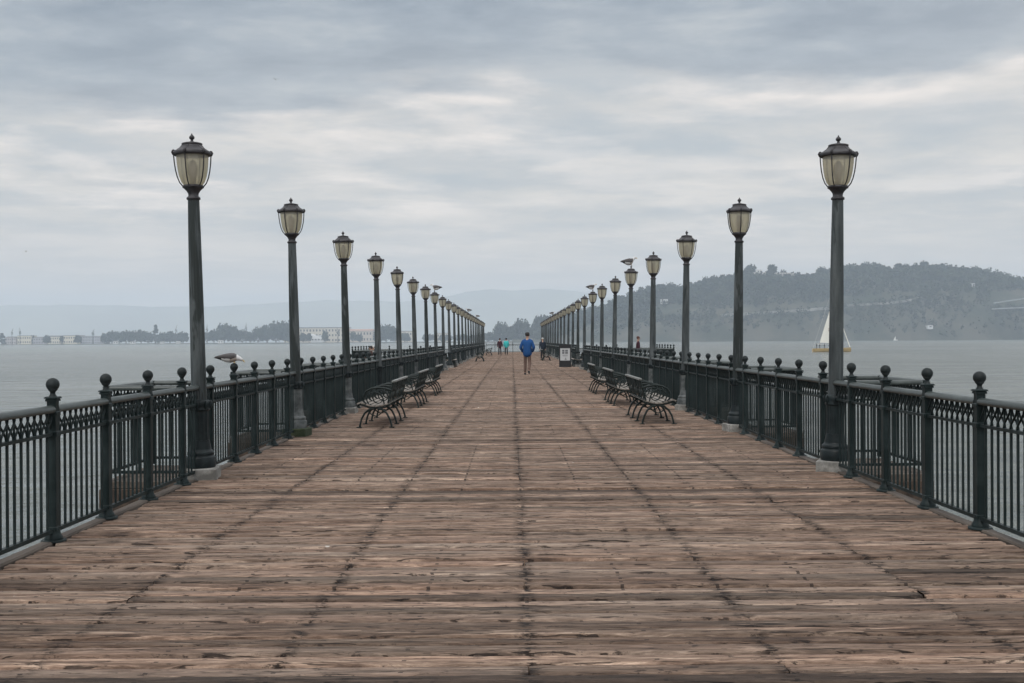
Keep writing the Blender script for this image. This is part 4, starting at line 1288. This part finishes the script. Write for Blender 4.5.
# ------------------------------------------------------------------ buildings
WIN = mat('window_dark', (.05, .06, .07), .3)
def building(px0, px1, ytop, d, zb, depth, wallc, label, rows=2, cols=4, roof='flat', roofc=None, cat='building', group=None, yb=None):
    p0 = at(px0, ytop, d); p1 = at(px1, ytop, d); h = p0.z - zb; wd = p1.x - p0.x
    root = empty('building', ((p0.x + p1.x) / 2, d + depth / 2, zb)); tag(root, label, cat, group)
    wm = mat('wall', wallc, .8); rm = mat('roof', roofc or (.12, .11, .11), .8)
    hw = h * (.86 if roof != 'flat' else .95)
    b = MB(); b.box((0, 0, hw / 2 - 1), (wd, depth, hw + 2)); b.build('wall', wm, root)
    b = MB()
    if roof == 'flat': b.box((0, 0, hw + h * .025 + .02), (wd * 1.02, depth * 1.02, h * .05))
    elif roof == 'gable':
        b.add([(-wd * .52, -depth * .52, hw), (wd * .52, -depth * .52, hw), (wd * .52, depth * .52, hw), (-wd * .52, depth * .52, hw), (-wd * .5, 0, h), (wd * .5, 0, h)],
              [(0, 1, 5, 4), (2, 3, 4, 5), (0, 4, 3), (1, 2, 5), (0, 3, 2, 1)])
    elif roof == 'shed':
        b.add([(-wd * .52, -depth * .52, h), (wd * .52, -depth * .52, hw * .6), (wd * .52, depth * .52, hw * .6), (-wd * .52, depth * .52, h), (-wd * .52, -depth * .52, hw * .5), (wd * .52, -depth * .52, hw * .5), (wd * .52, depth * .52, hw * .5), (-wd * .52, depth * .52, hw * .5)],
              [(0, 1, 2, 3), (4, 5, 1, 0), (7, 3, 2, 6), (5, 6, 2, 1), (4, 0, 3, 7)])
    b.build('roof', rm, root)
    ww = wd / cols; rh = hw / rows
    b = MB(); b.box((0, 0, 0), (ww * .45, .3, rh * .42)); wmsh = b.mesh('window', [WIN])
    for r_ in range(rows):
        for c_ in range(cols):
            link('window', wmsh, root, (-wd / 2 + ww * (c_ + .5), -depth / 2 - .05, rh * (r_ + .52)))
    return root
gb = 'buildings on the flat island'
D_ = 2440
building(5, 16, 336.5, D_, ISZ, 30, (.50, .45, .44), 'grey pink shore house, leftmost building on the flat island', 2, 5, 'gable', group=gb)
building(17.5, 31, 335.6, D_, ISZ, 30, (.72, .66, .52), 'cream shore block, first cream one from the left', 2, 6, 'flat', group=gb)
building(33, 46, 336.8, D_, ISZ, 30, (.42, .40, .42), 'dull grey shore house between the two left cream blocks', 2, 5, 'gable', group=gb)
building(47.5, 61, 335.6, D_, ISZ, 30, (.74, .69, .56), 'cream shore block with dark roof, second cream one from the left', 2, 6, 'gable', group=gb)
building(63.5, 79.5, 335.4, D_, ISZ, 30, (.76, .70, .56), 'wider cream shore block, third cream one from the left', 2, 7, 'flat', group=gb)
building(81, 92, 336.0, D_, ISZ, 30, (.46, .47, .50), 'long grey shore block with rows of windows, left half', 3, 7, 'flat', group=gb)
building(92.6, 105, 336.0, D_, ISZ, 30, (.44, .44, .48), 'long grey shore block with rows of windows, right half', 3, 7, 'flat', group=gb)
building(296, 347, 327.5, 2520, ISZ, 60, (.66, .60, .50), 'big cream warehouse with brown windows behind the second left lamp', 3, 16, 'flat', group=gb)
building(347.5, 372, 329.0, 2530, ISZ, 60, (.62, .54, .46), 'rust roofed cream building right of the big warehouse', 2, 8, 'gable', (.42, .26, .2), group=gb)
building(311, 323.5, 334.0, 2470, ISZ, 22, (.62, .62, .62), 'small building with bright white sloping roof before the warehouse', 1, 4, 'shed', (.85, .85, .85), group=gb)
building(284, 294, 332, 2530, ISZ, 30, (.62, .58, .45), 'cream building half hidden left of the second left lamp', 2, 3, 'flat', group=gb)
building(374, 379, 335, 2500, ISZ, 20, (.70, .66, .6), 'small pale building under the big tree clump', 1, 2, 'gable', group=gb)
building(395, 412, 331, 2550, ISZ, 40, (.66, .60, .50), 'pale building peeping right of the big tree clump', 2, 6, 'flat', group=gb)
building(437, 450, 333, 2560, ISZ, 40, (.64, .60, .52), 'faint pale block behind the middle left lamps', 2, 5, 'flat', group=gb)
for i, (a, b_, yt, lo) in enumerate([(113, 118, 341, 'left'), (130, 135, 341.5, 'middle'), (160, 164, 341.5, 'right'), (176, 180, 341, 'last right'), (218, 223, 340, 'far')]):
    building(a, b_, yt, 2402, ISZ, 8, (.74, .74, .72), 'tiny white waterline shed, %s one under the shoreline trees' % lo, 1, 2, 'gable', group='white sheds at the waterline')
gh = 'houses on the hill'
def hill_house(a, b_, yt, yb_, colr, label, rows, cols, roof):
    p = on_slope((a + b_) / 2, yb_)
    d = min(p.y, RY - 10) - 12
    building(a, b_, yt, d, at(a, yb_, d).z, 12, colr, label, rows, cols, roof, (.35, .33, .32), group=gh)
hill_house(753, 767, 272.0, 278, (.62, .60, .57), 'long pale house on the hilltop, left of the lone tall tree', 1, 6, 'gable')
hill_house(757, 762, 269.5, 273, (.70, .69, .66), 'small upper storey house above the long pale hilltop house', 1, 2, 'gable')
hill_house(776, 794, 272.5, 277.5, (.52, .49, .46), 'long low grey house on the hilltop, right of the lone tall tree', 1, 8, 'gable')
hill_house(661, 668, 299.0, 303, (.72, .72, .72), 'white house among trees low on the left slope', 1, 3, 'gable')
hill_house(609, 612, 306.0, 309, (.72, .72, .72), 'tiny white house low on the far left slope', 1, 1, 'gable')
hill_house(928, 933, 325, 328, (.66, .66, .66), 'tiny pale hut near the shore below the right summit', 1, 1, 'gable')
hill_house(972, 975, 283, 286, (.66, .66, .66), 'tiny pale house high under the right summit', 1, 1, 'gable')
# tiny white boat by the hill's shore
p = at(895.5, 338.5, 1900)
bt = empty('small_boat', (p.x, 1900, WATER)); tag(bt, 'tiny white boat at the foot of the hill right of the yacht', 'boat')
b = MB(); b.loft([(-4, 0, .6, .6, .5), (-2, 0, .7, 1.3, .8), (1.5, 0, .7, 1.3, .8), (4.5, 0, .9, .1, .3)], 10); o = b.build('hull', WH, bt); o.rotation_euler.z = R(90)
b = MB(); b.tube([(0, 0, 1), (0, 0, 8)], .1, 6); b.add([(0, 0, 1.6), (-3, .1, 1.6), (0, 0, 7.6), (0, .1, 1.6), (-3, .2, 1.6), (0, .1, 7.6)], [(0, 1, 2), (3, 5, 4), (0, 2, 5, 3), (1, 4, 5, 2)]); b.build('sail', SAIL, bt)
# remove unused tree prototypes
for k in range(5):
    if not used[k]:
        for c in list(protos[k].children): bpy.data.objects.remove(c)
        bpy.data.objects.remove(protos[k])
